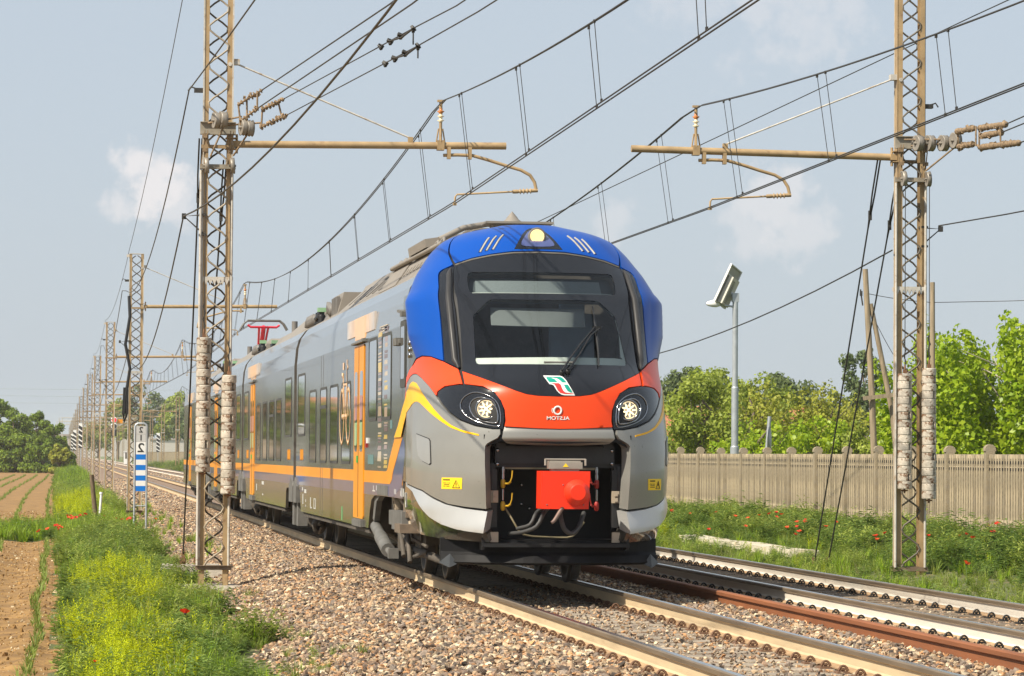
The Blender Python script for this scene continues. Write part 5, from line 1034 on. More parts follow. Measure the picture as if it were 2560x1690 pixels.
b.obj('solar_panel',[mat('panel_back',(.34,.33,.30),.6,var=.15,scale=5),mat('panel_frame',(.62,.62,.60),.4)],sl)
b=MB(); b.box(pc+Mx@Vector((.02,-.15,-.12)),(.5,.85,.16),0,Mx); b.obj('battery_box',mat('battery_beige',(.52,.49,.42),.6,var=.1),sl); b=MB()
for i in range(12): b.box(pc+Mx@Vector((.10,-.5+.06*i,-.205)),(.16,.03,.01),0,Mx)
b.obj('grille',M_roofdk,sl)
b=MB(); b.box((-.0,0,6.18),(.20,.16,.26)); b.tube([(.02,0,6.15),(-.25,.1,6.45)],.05,8); b.obj('bracket',M_gpost,sl)
b=MB(); b.tube([(0,0,5.90),(-.3,0,5.94),(-.5,0,5.96)],.03,8); b.obj('arm',M_gpost,sl)
b=MB(); pts=[]; b.lathe([(.02,-.19),(.08,-.17),(.11,-.06),(.10,.06),(.07,.18),(.03,.24)],12,(-.64,0,5.99),(-1,0,-.02)); b.obj('lamp_head',M_white,sl)
M_wood=mat('weathered_pole_wood',(.30,.235,.155),.9,var=.3,scale=3,stretch=(6,6,.6),bump=.4)
p1_=thing('wooden_pole','tall leaning wooden pole with a slanted prop and cross piece behind the fence','pole',(19.85,78,0)); b=MB(); b.tube([(0,0,-.1),(-.12,0,3),(-.30,0,6.10)],[.085,.078,.066],10); b.obj('pole',M_wood,p1_); b=MB(); b.tube([(.75,.2,-.1),(.42,.1,2.6),(-.16,0,5.25)],[.08,.07,.055],10); b.obj('prop',M_wood,p1_); b=MB(); b.box((.05,-.14,2.97),(.85,.06,.10),0,Euler((0,-.12,0)).to_matrix()); b.obj('cross_piece',M_wood,p1_); b=MB(); b.tube([(-.42,0,5.6),(-.36,0,5.2)],.02,5); b.box((-.40,0,5.5),(.06,.05,.12)); b.obj('insulator_hook',M_dark,p1_)
tag((lambda b:(b.tube([(0,0,-.1),(-.02,0,3),(-.03,0,5.80)],[.072,.068,.06],10),b.obj('wooden_pole',M_wood,None,(21.28,78,0)))[-1])(MB()),'straight wooden pole in front of the leafy tree at far right','pole')
cable('telephone_wire',sagline((19.6,78,5.5),(21.25,78,5.3),.03,6)+sagline((21.25,78,5.3),(38,70,6.6),.3,10),.009,'thin wire strung between the two wooden poles','wire')
cable('telephone_wire',sagline((19.72,78,5.0),(21.22,78,2.9),.25,10),.008,'slack thin wire hanging behind the right mast from the propped pole','wire')
rs=thing('road_sign','road sign seen from behind and edge on, on a thin grey post behind the fence','sign',(20.35,93,0)); b=MB(); b.tube([(-.10,0,-.1),(.12,0,2.65)],.055,8); b.obj('post',M_gpost,rs); b=MB(); b.lathe([(.0001,-.01),(.42,-.01),(.42,.01),(.0001,.01)],24,(.10,-.05,1.95),(.93,-.35,0)); b.obj('sign_plate',mat('sign_back_grey',(.32,.33,.34),.5,metal=.3),rs)
# kilometre sign on the left
km=thing('distance_sign','white rail distance sign with digits over blue and white stripes, left of the ballast','sign',(1.955,80,-.45))
b=MB(); H=2.63; W2=.145
pts=[(-W2,0,0),(-W2,0,H-.08),(-W2+.02,0,H-.03),(-W2+.07,0,H),(W2-.07,0,H),(W2-.02,0,H-.03),(W2,0,H-.08),(W2,0,0)]; b.tube(pts,.026,8); b.tube([(-W2,0,.62),(W2,0,.62)],.016,6); b.obj('frame',M_gpost,km)
M_sgrey=mat('sign_grey',(.50,.50,.49),.5,var=.05); M_sblue=mat('sign_blue',(.0,.17,.62),.45,var=.05)
zz=H-.06
for i,(h_,m) in enumerate(((.20,M_sgrey),(.19,M_sgrey),(.305,M_white))):
    b=MB(); b.box((0,-.01,zz-h_/2),(.235,.012,h_-.006)); b.obj('digit_plate',m,km); link('digit',text_mesh('digit','212'[i],(.19,.19,.31)[i],M_ink,True,1.05 if i!=2 else 1.15,.004),km,(0,-.018,zz-h_/2)); zz-=h_
for i in range(7):
    h_=.128; b=MB(); b.box((0,-.01,zz-h_/2),(.235,.012,h_)); b.obj('stripe_plate',M_sblue if i%2==0 else M_white,km); zz-=h_
tag((lambda b:(b.tube([(-.10,0,1.20),(-.03,0,.5),(.06,0,-.3)],[.062,.066,.07],9),b.obj('wooden_post',mat('dark_post_wood',(.16,.115,.07),.95,var=.4,scale=6,stretch=(4,4,.7),bump=.6),None,(.985,92,-.36)))[-1])(MB()),'short leaning weathered wooden post in the grass at left','post')
tag((lambda b:(b.tube([(.03,0,.88),(0,0,.4),(-.02,0,-.2)],.035,8),b.tube([(.03,0,.88),(.02,0,.82)],.05,8),b.obj('marker_stake',M_white,None,(1.11,90,-.50)))[-1])(MB()),'thin white stake right behind the leaning wooden post','stake')
# striped boards on posts beside the far line
def stripe_board(x,y,z,h,label):
    t=thing('striped_board',label,'sign',(x,y,-.6),'striped boards along the far line'); b=MB(); b.tube([(0,0,0),(0,0,z+.6)],.05,6); b.obj('post',M_gpost,t)
    b=MB(); b.box((0,-.06,z+.6+h/2),(.42,.03,h)); bo=b.obj('board',M_white,t)
    n=5
    for i in range(n): z0=z+.6+h*i/n; b=MB(); b.prism([(-.21,max(z0-.02,z+.6)),(.21,max(z0-.30,z+.6)),(.21,z0+.06) if z0+.06>z+.6 else (.21,z+.62),(-.21,min(z0+h/n*.5+.06,z+.6+h))],lambda u,v:(u,-.08,v),lambda u,v:(u,-.077,v)); b.obj('stripe',M_ink,bo)
stripe_board(2.05,330,1.9,2.5,'nearest and largest board with black and white slanted stripes'); stripe_board(1.9,430,1.7,2.7,'second striped board, left of the largest one'); stripe_board(1.9,520,1.8,2.6,'third striped board, farthest left by the bushes')
stripe_board(12.3,415,1.6,2.4,'striped board right of the far tracks, near the last car')
sg=thing('rail_signal','far railway signal showing a red light between the tracks','signal',(6.9,425,-.2)); b=MB()
for x in(-.25,.25): b.tube([(x,0,0),(x,0,5.5)],.06,6)
for i in range(9): b.tube([(-.25,0,.6*i),(.25,0,.6*i+.6)],.03,5)
b.obj('signal_post',mat('signal_post_pale',(.5,.5,.48),.6),sg); b=MB()
for z in(5.9,5.1): b.lathe([(.0001,-.05),(.42,-.05),(.42,.05),(.0001,.05)],18,(0,-.1,z),(0,-1,0)); 
b.obj('signal_disc',M_white,sg); b=MB(); b.lathe([(.0001,.07),(.33,.07)],16,(0,-.1,5.1),(0,-1,0)); b.obj('signal_hood',M_ink,sg); b=MB(); b.lathe([(.0001,.07),(.30,.07)],16,(0,-.1,5.9),(0,-1,0)); b.obj('red_lamp',mat('signal_red_light',(.6,.02,.03),.4,emit=(1,.03,.06,.5)),sg); b=MB(); b.box((.75,.1,5.75),(.7,.05,.5)); b.obj('signal_plate',M_orange,sg); b=MB(); b.box((0,-.05,4.2),(.7,.2,.8)); b.obj('signal_box',M_ink,sg)
cabi=thing('relay_cabinet','small pale cabinet beside the far tracks below the signal','cabinet',(8.7,425,-.2)); b=MB(); b.box((0,0,1.0),(1.0,.6,1.6)); b.box((0,0,1.85),(1.1,.7,.1)); b.obj('body',M_white,cabi); b=MB(); b.box((0,-.31,1.3),(.7,.02,.8)); b.obj('door',M_roofdk,cabi)
lp=thing('street_lamp','thin far lamp post with a dark funnel head, left of the last car','street lamp',(17.5,455,0)); b=MB(); b.tube([(0,0,0),(0,0,7.2)],.09,6); b.obj('pole',M_gpost,lp); b=MB(); b.lathe([(.15,0),(.2,.3),(.7,1.2),(.72,1.4),(.0001,1.45)],12,(0,0,7.1)); b.obj('lamp_head',M_roofdk,lp)
# distant portal beams over the station throat
for y,w_ in((620,14),(690,15)):
    t=thing('portal_frame','lattice portal over the tracks far down the line' if y<650 else 'second lattice portal farther down the line','portal',(7.1,y,-.3)); b=MB()
    for s in(-1,1):
        for dx in(-.3,.3): b.tube([(s*w_/2+dx,0,0),(s*w_/2+dx,0,8.3)],.07,5)
        lac=[(s*w_/2+.3*(-1)**i,0,.6*i) for i in range(14)]; b.tube(lac,.04,4)
    b.obj('leg',M_galv,t); b=MB()
    for z in(7.6,8.3): b.tube([(-w_/2,0,z),(w_/2,0,z)],.07,5)
    b.tube([(-w_/2+.5*i,0,7.6+.7*(i%2)) for i in range(int(w_*2)+1)],.04,4); b.obj('beam',M_galv,t)
# houses behind the trees
def house(x,y,w_,d,h,rz,roofm,label):
    t=thing('house',label,'house',(x,y,0)); t.rotation_euler=(0,0,rz); b=MB(); b.box((0,0,h/2),(w_,d,h)); b.obj('wall',mat('house_plaster',(.55,.45,.34),.9,var=.1),t)
    b=MB(); o=.5; b.add([(-w_/2-o,-d/2-o,h),(w_/2+o,-d/2-o,h),(w_/2+o,d/2+o,h),(-w_/2-o,d/2+o,h),(-w_/2-o,0,h+d*.22),(w_/2+o,0,h+d*.22)],[(0,1,5,4),(2,3,4,5),(0,4,3),(1,2,5),(3,2,1,0)]); b.obj('roof',roofm,t)
    for i in range(3):
        b=MB(); b.box((-w_/3+w_/3*i,-d/2-.02,h*.6),(1.0,.06,1.3)); f=b.obj('window',M_frame,t); b=MB(); b.box((-w_/3+w_/3*i,-d/2-.05,h*.6),(.8,.02,1.1)); b.obj('pane',M_pane,f)
    return t
M_tile=mat('roof_tile_orange',(.42,.16,.08),.9,var=.3,scale=3)
house(33.5,172,13,9,2.2,.15,M_tile,'low house with orange tiled roof glimpsed through the trees'); house(36.5,165,7,6,2.0,-.1,mat('roof_dark_brown',(.12,.09,.07),.9,var=.3,scale=3),'small dark roofed building in the gap between the trees')
# faint high-voltage wires far off at left
cable('power_line',[(-90+9*i,900,19.5-.8*math.sin(math.pi*i/20)) for i in range(21)],.045,'uppermost of three faint power wires far off at left','wire',M_gpost); cable('power_line',[(-90+9*i,900,17.6-.8*math.sin(math.pi*i/20)) for i in range(21)],.045,'middle one of three faint power wires far off at left','wire',M_gpost); cable('power_line',[(-90+9*i,900,15.7-.8*math.sin(math.pi*i/20)) for i in range(21)],.045,'lowest of three faint power wires far off at left','wire',M_gpost)
# ------------------------------------------------------------------ low plants
def leafmat(name,c,c2,trans=.35,rough=.55,rand=.25): return mat(name,c,rough,var=.15,scale=2,rand=rand,trans=trans,col2=c2,attr='rnd',spec=.3)
MG1=leafmat('grass_green',(.17,.27,.03),(.35,.39,.085)); MG2=leafmat('weed_yellow_green',(.40,.47,.005),(.56,.60,.012)); MG3=leafmat('weed_dark_green',(.075,.15,.028),(.22,.30,.065)); MG4=leafmat('dry_grass',(.38,.34,.17),(.28,.29,.11)); MG5=leafmat('corn_leaf',(.16,.25,.04),(.28,.33,.07)); MG6=leafmat('grass_lush',(.19,.34,.012),(.32,.42,.03))
def blade_mesh(name,m,n,h0,h1,w_,spread,bend,seed,seg=3,base=.05):
    r=random.Random(seed); Vs=[];Fs=[];At=[]
    for _ in range(n):
        a=r.uniform(0,6.283); d=r.uniform(0,base); x,y=d*math.cos(a),d*math.sin(a); a2=a+r.gauss(0,.7); h=r.uniform(h0,h1); tilt=r.uniform(.02,spread); bd=r.uniform(.2,1)*bend; at=r.random()
        dx,dy=math.cos(a2),math.sin(a2); px,py=-dy,dx; o=len(Vs); zc=0; xc=0; ang=tilt
        for i in range(seg+1):
            ww=w_*(1-(i/seg)**1.5)*.5+.0006; Vs+= [(x+dx*xc-px*ww,y+dy*xc-py*ww,zc),(x+dx*xc+px*ww,y+dy*xc+py*ww,zc)]; At+=[at,at]
            xc+=h/seg*math.sin(ang); zc+=h/seg*math.cos(ang); ang+=bd/seg
            if i<seg: Fs.append((o+2*i,o+2*i+1,o+2*i+3,o+2*i+2))
    return raw_mesh(name,Vs,Fs,m,At)
def herb_mesh(name,m,stems,h0,h1,leaf,lw,per,seed,spread=.35,base=.07,up=.6,flower=None):
    r=random.Random(seed); Vs=[];Fs=[];At=[]
    def quad(p,d,s,l,w_,at):
        p=Vector(p);d=Vector(d).normalized();s=Vector(s).normalized(); o=len(Vs); m_=p+d*l*.5+Vector((0,0,.0)); e=p+d*l-Vector((0,0,l*.18))
        Vs.extend([tuple(p),tuple(m_+s*w_*.5),tuple(e),tuple(m_-s*w_*.5)]); Fs.append((o,o+1,o+2,o+3)); At.extend([at]*4)
    for _ in range(stems):
        a=r.uniform(0,6.283); p=Vector((r.uniform(0,base)*math.cos(a),r.uniform(0,base)*math.sin(a),0)); t=r.uniform(.03,spread); d=Vector((math.cos(a)*math.sin(t),math.sin(a)*math.sin(t),math.cos(t))); h=r.uniform(h0,h1); at=r.random()
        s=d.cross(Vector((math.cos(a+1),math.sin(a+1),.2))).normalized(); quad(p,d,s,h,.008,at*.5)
        for i in range(per):
            f=.18+.82*i/per; b=r.uniform(0,6.283); o=(Vector((math.cos(b),math.sin(b),up*r.uniform(.3,1.3)))).normalized(); sc=(1-.55*f)*r.uniform(.7,1.2)
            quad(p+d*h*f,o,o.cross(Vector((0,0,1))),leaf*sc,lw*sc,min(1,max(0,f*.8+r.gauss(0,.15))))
    return raw_mesh(name,Vs,Fs,m,At)
K=[]
K+=[blade_mesh('tuft',MG1,24,.16,.36,.015,.5,1.2,10+i) for i in range(4)]      #0-3 green grass
K+=[blade_mesh('tuft',MG6,22,.22,.44,.016,.34,.9,20+i) for i in range(3)]       #4-6 lush
K+=[herb_mesh('herb',MG2,8,.28,.56,.08,.020,26,30+i,.30,.09,.9) for i in range(4)]  #7-10 yellow feathery
K+=[herb_mesh('herb',MG3,7,.16,.46,.20,.045,13,40+i,.6,.10,.35) for i in range(4)] #11-14 dark leafy
K+=[blade_mesh('tuft',MG4,22,.15,.45,.006,.5,1.0,50+i) for i in range(2)]       #15-16 dry
K+=[herb_mesh('herb',MG1,7,.2,.46,.15,.034,14,60+i,.45,.08,.6) for i in range(3)]   #17-19 mid green herb
def nz(x,y,s,seed): 
    return (np.sin(x*s*1.3+seed)*np.sin(y*s*.9+seed*2.1)+.6*np.sin(x*s*2.9+y*s*1.7+seed*3.3)+.4*np.sin(y*s*4.1-x*s*2.2+seed))/2
pts=[];idx=[];scl=[]
def sow(n,x0,x1,y0,y1,hfn,keep,choose,s0,s1):
    x=nrng.uniform(x0,x1,n);y=nrng.uniform(y0,y1,n);k=keep(x,y);x=x[k];y=y[k]; z=hfn(x,y)-.01
    c=choose(x,y); pts.append(np.stack([x,y,z],1)); idx.append(c); scl.append(nrng.uniform(s0,s1,len(x))*(.85+.55*nz(x,y,2.6,7.7).clip(-.8,1)))
def pick(x,y,weights):
    """weights: list of (kinds, array of weight)"""
    W=np.stack([np.broadcast_to(np.maximum(w_,0.001),x.shape) for _,w_ in weights],1); W=W/W.sum(1,keepdims=True); u=nrng.random(len(x))[:,None]; j=(np.cumsum(W,1)<u).sum(1).clip(0,len(weights)-1)
    return np.array([nrng.choice(weights[q][0]) for q in j],np.int32) if len(x) else np.zeros(0,np.int32)
lef=lambda x,y: (x>np.where(y<62,.15,.05)+.09*np.sin(y*.9)+.06*np.sin(y*2.7))&(x<1.84+.20*np.sin(y*.8)+.16*np.sin(y*2.1+1)+.1*np.sin(y*5.3)-.12-.12*(y<33))
def lchoose(x,y):
    a=nz(x,y,1.1,1.0); near=y<56
    yel=np.where(near,3.2*np.exp(-((x-(.45+.018*(y-28)+.25*np.sin(y*.45)))/.42)**2)*(.35+a.clip(0,1)*1.2),.0)
    yel=np.where((y>97)&(y<140),2.2*np.exp(-((x-.6)/.6)**2),yel)
    dark=np.where(near,.35+np.where((x>1.1)&(y<33),1.0,0)+(-a).clip(0,1)*.9,.25)
    dark=np.where((y>58)&(y<80)&(x>.5),.8,dark)
    lush=np.where((y>80)&(y<100),1.8,.35+np.where((x>.9)&(y<31),.8,0))
    return pick(x,y,[((0,1,2,3),.55+.4*a),((4,5,6),lush),((7,8,9,10),yel),((11,12,13,14),dark),((15,16),np.where((x>1.3)&(y>52),.4,.16)),((17,18,19),.5)])
sow(9000,-.15,2.4,26,58,ground_h,lef,lchoose,.45,.95)
sow(6500,-.15,2.4,58,100,ground_h,lef,lchoose,.6,1.2)
sow(4500,-.1,2.3,100,190,ground_h,lambda x,y:x<2.0-.25*(y>150),lchoose,.8,1.4)
sow(2600,-.3,2.0,190,400,ground_h,lambda x,y:x<1.9,lambda x,y:pick(x,y,[((0,1,2,3),1),((4,5,6),.6),((11,12),.2)]),1.2,2.2)
band=lambda x,y:(y>86+.6*x)&(y<97+.8*x+.6*np.sin(x*5))
sow(1500,-3.2,.3,82,100,ground_h,band,lambda x,y:pick(x,y,[((4,5,6),1.6),((0,1,2,3),.6),((11,12),.2)]),.9,1.5)
# right verge
rv=lambda x,y:np.ones(len(x),bool)
def rchoose(x,y):
    a=nz(x,y,.7,4.0); return pick(x,y,[((0,1,2,3),1.0+.4*a),((4,5,6),.5),((11,12,13,14),.3+np.where(x>12.6,.8+a,0)),((15,16),np.where((x<11.8),.5,.12)),((17,18,19),.6+.4*a),((7,8,9),.03)])
dirt=lambda x,y: ~((x<12.85)&(x>11.7)&(y>52)&(y<64.5)&(nrng.random(len(x))<.86))
clr=lambda x,y:~((np.abs(x-11.95)<.75)&(y>36)&(y<46.6)&(nrng.random(len(x))<.93))
sow(9500,10.45,16,33,70,ground_h,lambda x,y:dirt(x,y)&clr(x,y),rchoose,.40,.80)
sow(900,11.0,12.9,36,47,ground_h,rv,lambda x,y:pick(x,y,[((0,1,2,3),1)]),.2,.34)
sow(4200,13,15.8,36,80,ground_h,lambda x,y:(nz(x,y,.9,2)>-.1)&~((x<13.1)&(y>51.5)&(y<64.5))&~((x<13)&(y<46)),lambda x,y:pick(x,y,[((11,12,13,14),1.2),((17,18,19),1),((0,1),.4)]),.85,1.30)
sow(5500,10.5,16,70,130,ground_h,rv,rchoose,.7,1.2)
sow(2500,10.6,15.8,130,420,ground_h,rv,lambda x,y:pick(x,y,[((0,1,2,3),1),((15,16),.4),((11,12),.3)]),1.2,2.4)
sow(2500,16.1,26,48,140,ground_h,rv,rchoose,1.,1.9)
# single sprigs pushing through the ballast foot
sow(520,1.95,3.0,27,46,lambda x,y:ballast_h(x)-.01,lambda x,y:(nz(x,y,1.6,6)+.25-(x-2)*.75>nrng.random(len(x))*.75),lambda x,y:pick(x,y,[((0,1,2,3),1),((15,16),.35),((17,18),.35)]),.25,.55)
sow(400,1.9,2.9,58,115,lambda x,y:ballast_h(x),lambda x,y:nz(x,y,.7,3)>.1,lambda x,y:pick(x,y,[((0,1,2,3),1),((4,5),1)]),.5,.9)
P=np.concatenate(pts); I=np.concatenate(idx); Sc=np.concatenate(scl); Rz=np.zeros((len(P),3)); Rz[:,2]=nrng.uniform(0,6.28,len(P)); Rz[:,0]=nrng.normal(0,.12,len(P)); Rz[:,1]=nrng.normal(0,.12,len(P))
g=np.isin(I,(0,1,2,3,4,5,6,15,16)); remap=np.full(20,-1); gk=[0,1,2,3,4,5,6,15,16]; wk=[7,8,9,10,11,12,13,14,17,18,19]
for i,q in enumerate(gk): remap[q]=i
for i,q in enumerate(wk): remap[q]=i
scatter('grass',[K[q] for q in gk],P[g],Rz[g],Sc[g],remap[I[g]])
scatter('weeds',[K[q] for q in wk],P[~g],Rz[~g],Sc[~g],remap[I[~g]])
# young maize in rows
corn=[blade_mesh('seedling',MG5,7,.16,.30,.022,.5,1.5,80+i,4,.012) for i in range(5)]
cp=[]
for row in range(5):
    x0=-.29-1.12*row; y=27.
    while y<330:
        if not(86+.6*x0-1<y<97+.8*x0+1) and not (90<y<97 and row==0) and rng.random()>(.08 if y<90 else .25):
            xx=x0+rng.gauss(0,.03)+(.28*math.sin(y*.021+1) if y>95 else 0)+.04*math.sin(y*.35); cp.append((xx,y,float(ground_h(xx,y))+.005))
        y+=rng.uniform(.10,.22) if y<90 else rng.uniform(.3,.6)
cp=np.array(cp); rz=np.zeros((len(cp),3)); rz[:,2]=nrng.uniform(0,6.28,len(cp))
scatter('maize_seedlings',corn,cp,rz,nrng.uniform(.35,.75,len(cp))*np.where(cp[:,1]>95,1.3,1),nrng.integers(0,5,len(cp)))
# poppies
M_pop=mat('poppy_red',(.80,.045,.012),.6,var=.12,trans=.35,rand=.15); M_popo=mat('poppy_orange_red',(.82,.10,.02),.6,var=.1,trans=.35); M_stem=mat('poppy_stem',(.12,.19,.05),.6)
def poppy_parts(seed,m):
    r=random.Random(seed); b=MB()
    for k in range(4):
        a0=k*math.pi/2+r.uniform(-.2,.2); vs=[(0,0,0)]; op=r.uniform(.5,1.05)
        for i in range(5):
            a=a0-.95+1.9*i/4; vs.append((math.cos(a)*.026*op,math.sin(a)*.026*op,.022))
        for i in range(5):
            a=a0-.9+1.8*i/4; q=.046*op*(1+.12*math.cos((i-2)*.9)); vs.append((math.cos(a)*q,math.sin(a)*q,.05-.018*op+r.uniform(-.004,.004)))
        fs=[(0,i,i+1) for i in range(1,5)]+[(i,i+5,i+6,i+1) for i in range(1,5)]; b.add(vs,fs,0,True)
    fl=b.mesh('flower',m); b=MB(); b.lathe([(.0001,.0),(.010,.004),(.012,.016),(.008,.02),(.0001,.021)],8); hd=b.mesh('seed_head',M_ink); return fl,hd
kinds=[poppy_parts(i,M_pop if i%4 else M_popo) for i in range(6)]
def poppy(p,label,grp,sc=1.0,ground=None):
    gz_=ground if ground is not None else float(ground_h(p[0],p[1])); t=thing('poppy',label,'poppy',p,grp); fl,hd=kinds[rng.randrange(6)]
    rt=(rng.uniform(-.5,.7),rng.uniform(-.5,.5),rng.uniform(0,6.28)); f=link('flower',fl,t,(0,0,0),rt,(sc,)*3); link('seed_head',hd,f)
    b=MB(); L=max(.1,p[2]-gz_); b.tube([(rng.uniform(-.05,.05),rng.uniform(-.05,.05),-L),(rng.uniform(-.02,.02),0,-L*.5),(0,0,.004)],.0035,4); b.obj('stem',M_stem,t)
LP2=lambda p:'red poppy in the weeds before the fence, '+('between train and guy wires' if p[1]>57.5 else 'near the two guy wires' if p[1]>54.5 else 'between guy wires and near mast' if p[1]>49.8 and p[0]<13.4 else 'right beside the near right mast' if p[0]<13.45 else 'to the right of the near right mast')
for p in ((13.50,71.33,.24),(13.36,68.54,.23),(13.86,68.22,.26),(13.60,65.03,.24),(13.46,63.04,.24),(14.08,64.89,.27),(14.42,65.48,.29),(14.64,65.80,.31),(14.44,64.48,.29),(14.00,62.95,.27),(12.38,58.24,.19),(11.56,57.54,.14),(12.72,56.30,.21),(13.56,59.19,.25),(13.90,59.93,.26),(12.98,56.66,.22),(12.40,53.96,.2),(12.00,52.51,.18),(14.02,58.08,.28),(13.32,55.87,.24),(12.72,50.01,.22),(12.40,48.70,.2),(13.16,51.16,.24),(13.34,49.16,.25),(13.64,48.43,.27),(13.86,48.91,.28),(13.54,47.42,.26),(14.94,51.40,.36),(14.22,48.66,.32),(15.30,52.06,.38)): poppy(p,LP2(p),'poppies before the concrete fence',rng.uniform(.85,1.15))
poppy((11.50,40.56,.10),'lone red poppy low in the grass at right, closest to the empty track','poppies before the concrete fence',1.2)
LQ2=lambda p:'red poppy at the field edge, '+('in the small clump nearest the maize row' if p[1]<80 else 'in the dense row left of the leaning wooden post' if p[0]<.8 else 'between the leaning post and the distance sign')
for p in ((.21,88.26,-.25),(.24,85.41,-.25),(.38,86.37,-.25),(.51,87.35,-.25),(.64,88.36,-.25),(-.08,76.28,-.25),(-.03,74.14,-.25),(.01,75.57,-.25),(-.24,72.74,-.25),(-.42,70.76,-.25),(1.18,88.08,-.25),(1.45,84.74,-.25),(1.58,83.34,-.25),(.94,92.56,-.25),(.30,86.0,-.22),(.44,86.8,-.27),(.56,87.8,-.23),(-.05,75.0,-.2),(.05,76.6,-.3),(.33,85.9,-.28),(.7,88.9,-.22),(.0,74.6,-.29)): poppy(p,LQ2(p),'poppies at the field edge',rng.uniform(.8,1.2))
poppy((1.75,82.0,-.22),'large red poppy at the foot of the blue striped distance sign','poppies at the field edge',1.7); poppy((1.82,78.12,-.27),'small poppy right of the large one by the distance sign','poppies at the field edge',1.0)
poppy((2.50,85.89,-.28),'red poppy at the ballast edge right of the distance sign','poppies at the field edge',1.0)
poppy((1.31,34.15,-.22),'single bright red poppy in the weeds low in front of the near left mast',None,1.35)
poppy((.33,29.2,-.40),'pale orange poppy bud at the lower left in the yellow green weeds',None,.6)

# ------------------------------------------------------------------ trees
M_bark=mat('bark',(.16,.125,.09),.95,var=.35,scale=6,bump=.5); M_barkp=mat('pale_bark',(.33,.29,.22),.9,var=.3,scale=5)
LV=[leafmat('leaf_maple',(.20,.33,.012),(.43,.52,.03),.45,.40,0),leafmat('leaf_mid',(.19,.26,.03),(.38,.43,.07),.4,.5,0),leafmat('leaf_blue_green',(.10,.15,.055),(.18,.22,.08),.35,.6,0),leafmat('leaf_dark',(.085,.15,.012),(.24,.32,.03),.35,.55,0),leafmat('leaf_yellowish',(.26,.29,.03),(.40,.40,.06),.38,.55,0)]
def leaves(centres,radii,n,size,seed,flat=.0):
    r=np.random.default_rng(seed); c=np.asarray(centres); rad=np.asarray(radii); w_=rad**2; k=r.choice(len(c),n,p=w_/w_.sum())
    d=r.normal(0,1,(n,3)); d/=np.linalg.norm(d,axis=1,keepdims=True); rr=rad[k]*(r.random(n)**.42)
    p=c[k]+d*rr[:,None]*np.array([1,1,.85]); 
    nrm=d*.7+r.normal(0,.55,(n,3))+np.array([0,0,.35]); nrm/=np.linalg.norm(nrm,axis=1,keepdims=True)
    t=np.cross(nrm,r.normal(0,1,(n,3))); t/=np.linalg.norm(t,axis=1,keepdims=True)+1e-9; b=np.cross(nrm,t); s=size*r.uniform(.6,1.25,n)[:,None]
    V=np.stack([p-t*s*.5,p+b*s*.36+nrm*s*.06,p+t*s*.5-np.array([0,0,.12])*s,p-b*s*.36+nrm*s*.06],1).reshape(-1,3); F=np.arange(4*n).reshape(-1,4)
    sp=np.repeat(r.random(len(c))*.35,1)[k]; at=np.repeat(np.clip(sp+r.random(n)*.65,0,1),4)
    return V,F,at
def tree(name,label,x,y,h,rad,n,size,m,seed,group,shape='round',trunk=.12,z0=.8,bark=None,grd=0,low=False):
    r=random.Random(seed); t=thing(name,label,'tree',(x,y,grd),group); cs=[];rs=[]; limbs=[]
    if shape=='column':
        for i in range(int(14+h*2)):
            z=z0+(h-z0)*(i/(13+h*2)); q=rad*(1-.55*(z/h)**2); a=r.uniform(0,6.28); d=r.uniform(0,q*.7); cs.append((d*math.cos(a),d*math.sin(a),z)); rs.append(q*r.uniform(.28,.5)); limbs.append(cs[-1])
    elif shape=='shoots':   # many upright leaders
        for j in range(34):
            a=r.uniform(0,6.28); d=rad*math.sqrt(r.random()); hh=h*r.uniform(.78,1.0)*(1-.22*(d/rad)**2); bx,by=d*math.cos(a),d*math.sin(a); z=z0
            while z<hh:
                f=(z-z0)/(hh-z0); q=(.52*(1-f)**.6+.12); cs.append((bx*(.55+.45*f**.5)+r.gauss(0,.12),by*(.55+.45*f**.5)+r.gauss(0,.12),z)); rs.append(q); z+=q*.75
            limbs.append((bx,by,hh*.97))
    else:
        for i in range(34):
            a=r.uniform(0,6.28); e=math.asin(r.uniform(-.55,1)); d=rad*r.uniform(.45,.95); zc=z0+(h-z0)*.52; c_=(d*math.cos(a)*math.cos(e),d*math.sin(a)*math.cos(e),zc+(h-z0)*.44*math.sin(e)*r.uniform(.7,1)); cs.append(c_); rs.append(rad*r.uniform(.16,.36)); limbs.append(c_)
        cs.append((0,0,z0+(h-z0)*.5)); rs.append(rad*.55)
        if low:
            for i in range(8): a=i*.785+r.random(); cs.append((rad*.75*math.cos(a),rad*.75*math.sin(a),z0+rad*.22)); rs.append(rad*r.uniform(.3,.42))
    V,F,at=leaves(cs,rs,n,size,seed); link('crown',raw_mesh('crown',V,F,m,at),t)
    b=MB(); top=h*.8; k=[(r.gauss(0,.03)*i,r.gauss(0,.03)*i,top*i/6) for i in range(7)]; b.tube(k,[trunk*(1-.8*i/6)+.01 for i in range(7)],8)
    for c_ in limbs[:16]:
        s=Vector(k[r.randrange(1,5)]); e=Vector(c_); b.tube([s,s.lerp(e,.5)+Vector((r.gauss(0,.1),r.gauss(0,.1),.15*h*.1)),s.lerp(e,.9)],[trunk*.30,trunk*.18,trunk*.05],5)
    b.obj('trunk',bark or M_bark,t); return t
GT='leafy trees beyond the concrete fence'
tree('maple_tree','big sunlit tree with upright leafy shoots at far right behind the fence',25.9,85,6.1,3.1,44000,.16,LV[0],1,GT,'shoots',.11,.3,M_barkp)
tree('maple_tree','leafy tree with upright shoots just right of the near right mast',23.9,87,5.5,1.7,20000,.155,LV[0],2,GT,'shoots',.08,.2,M_barkp)
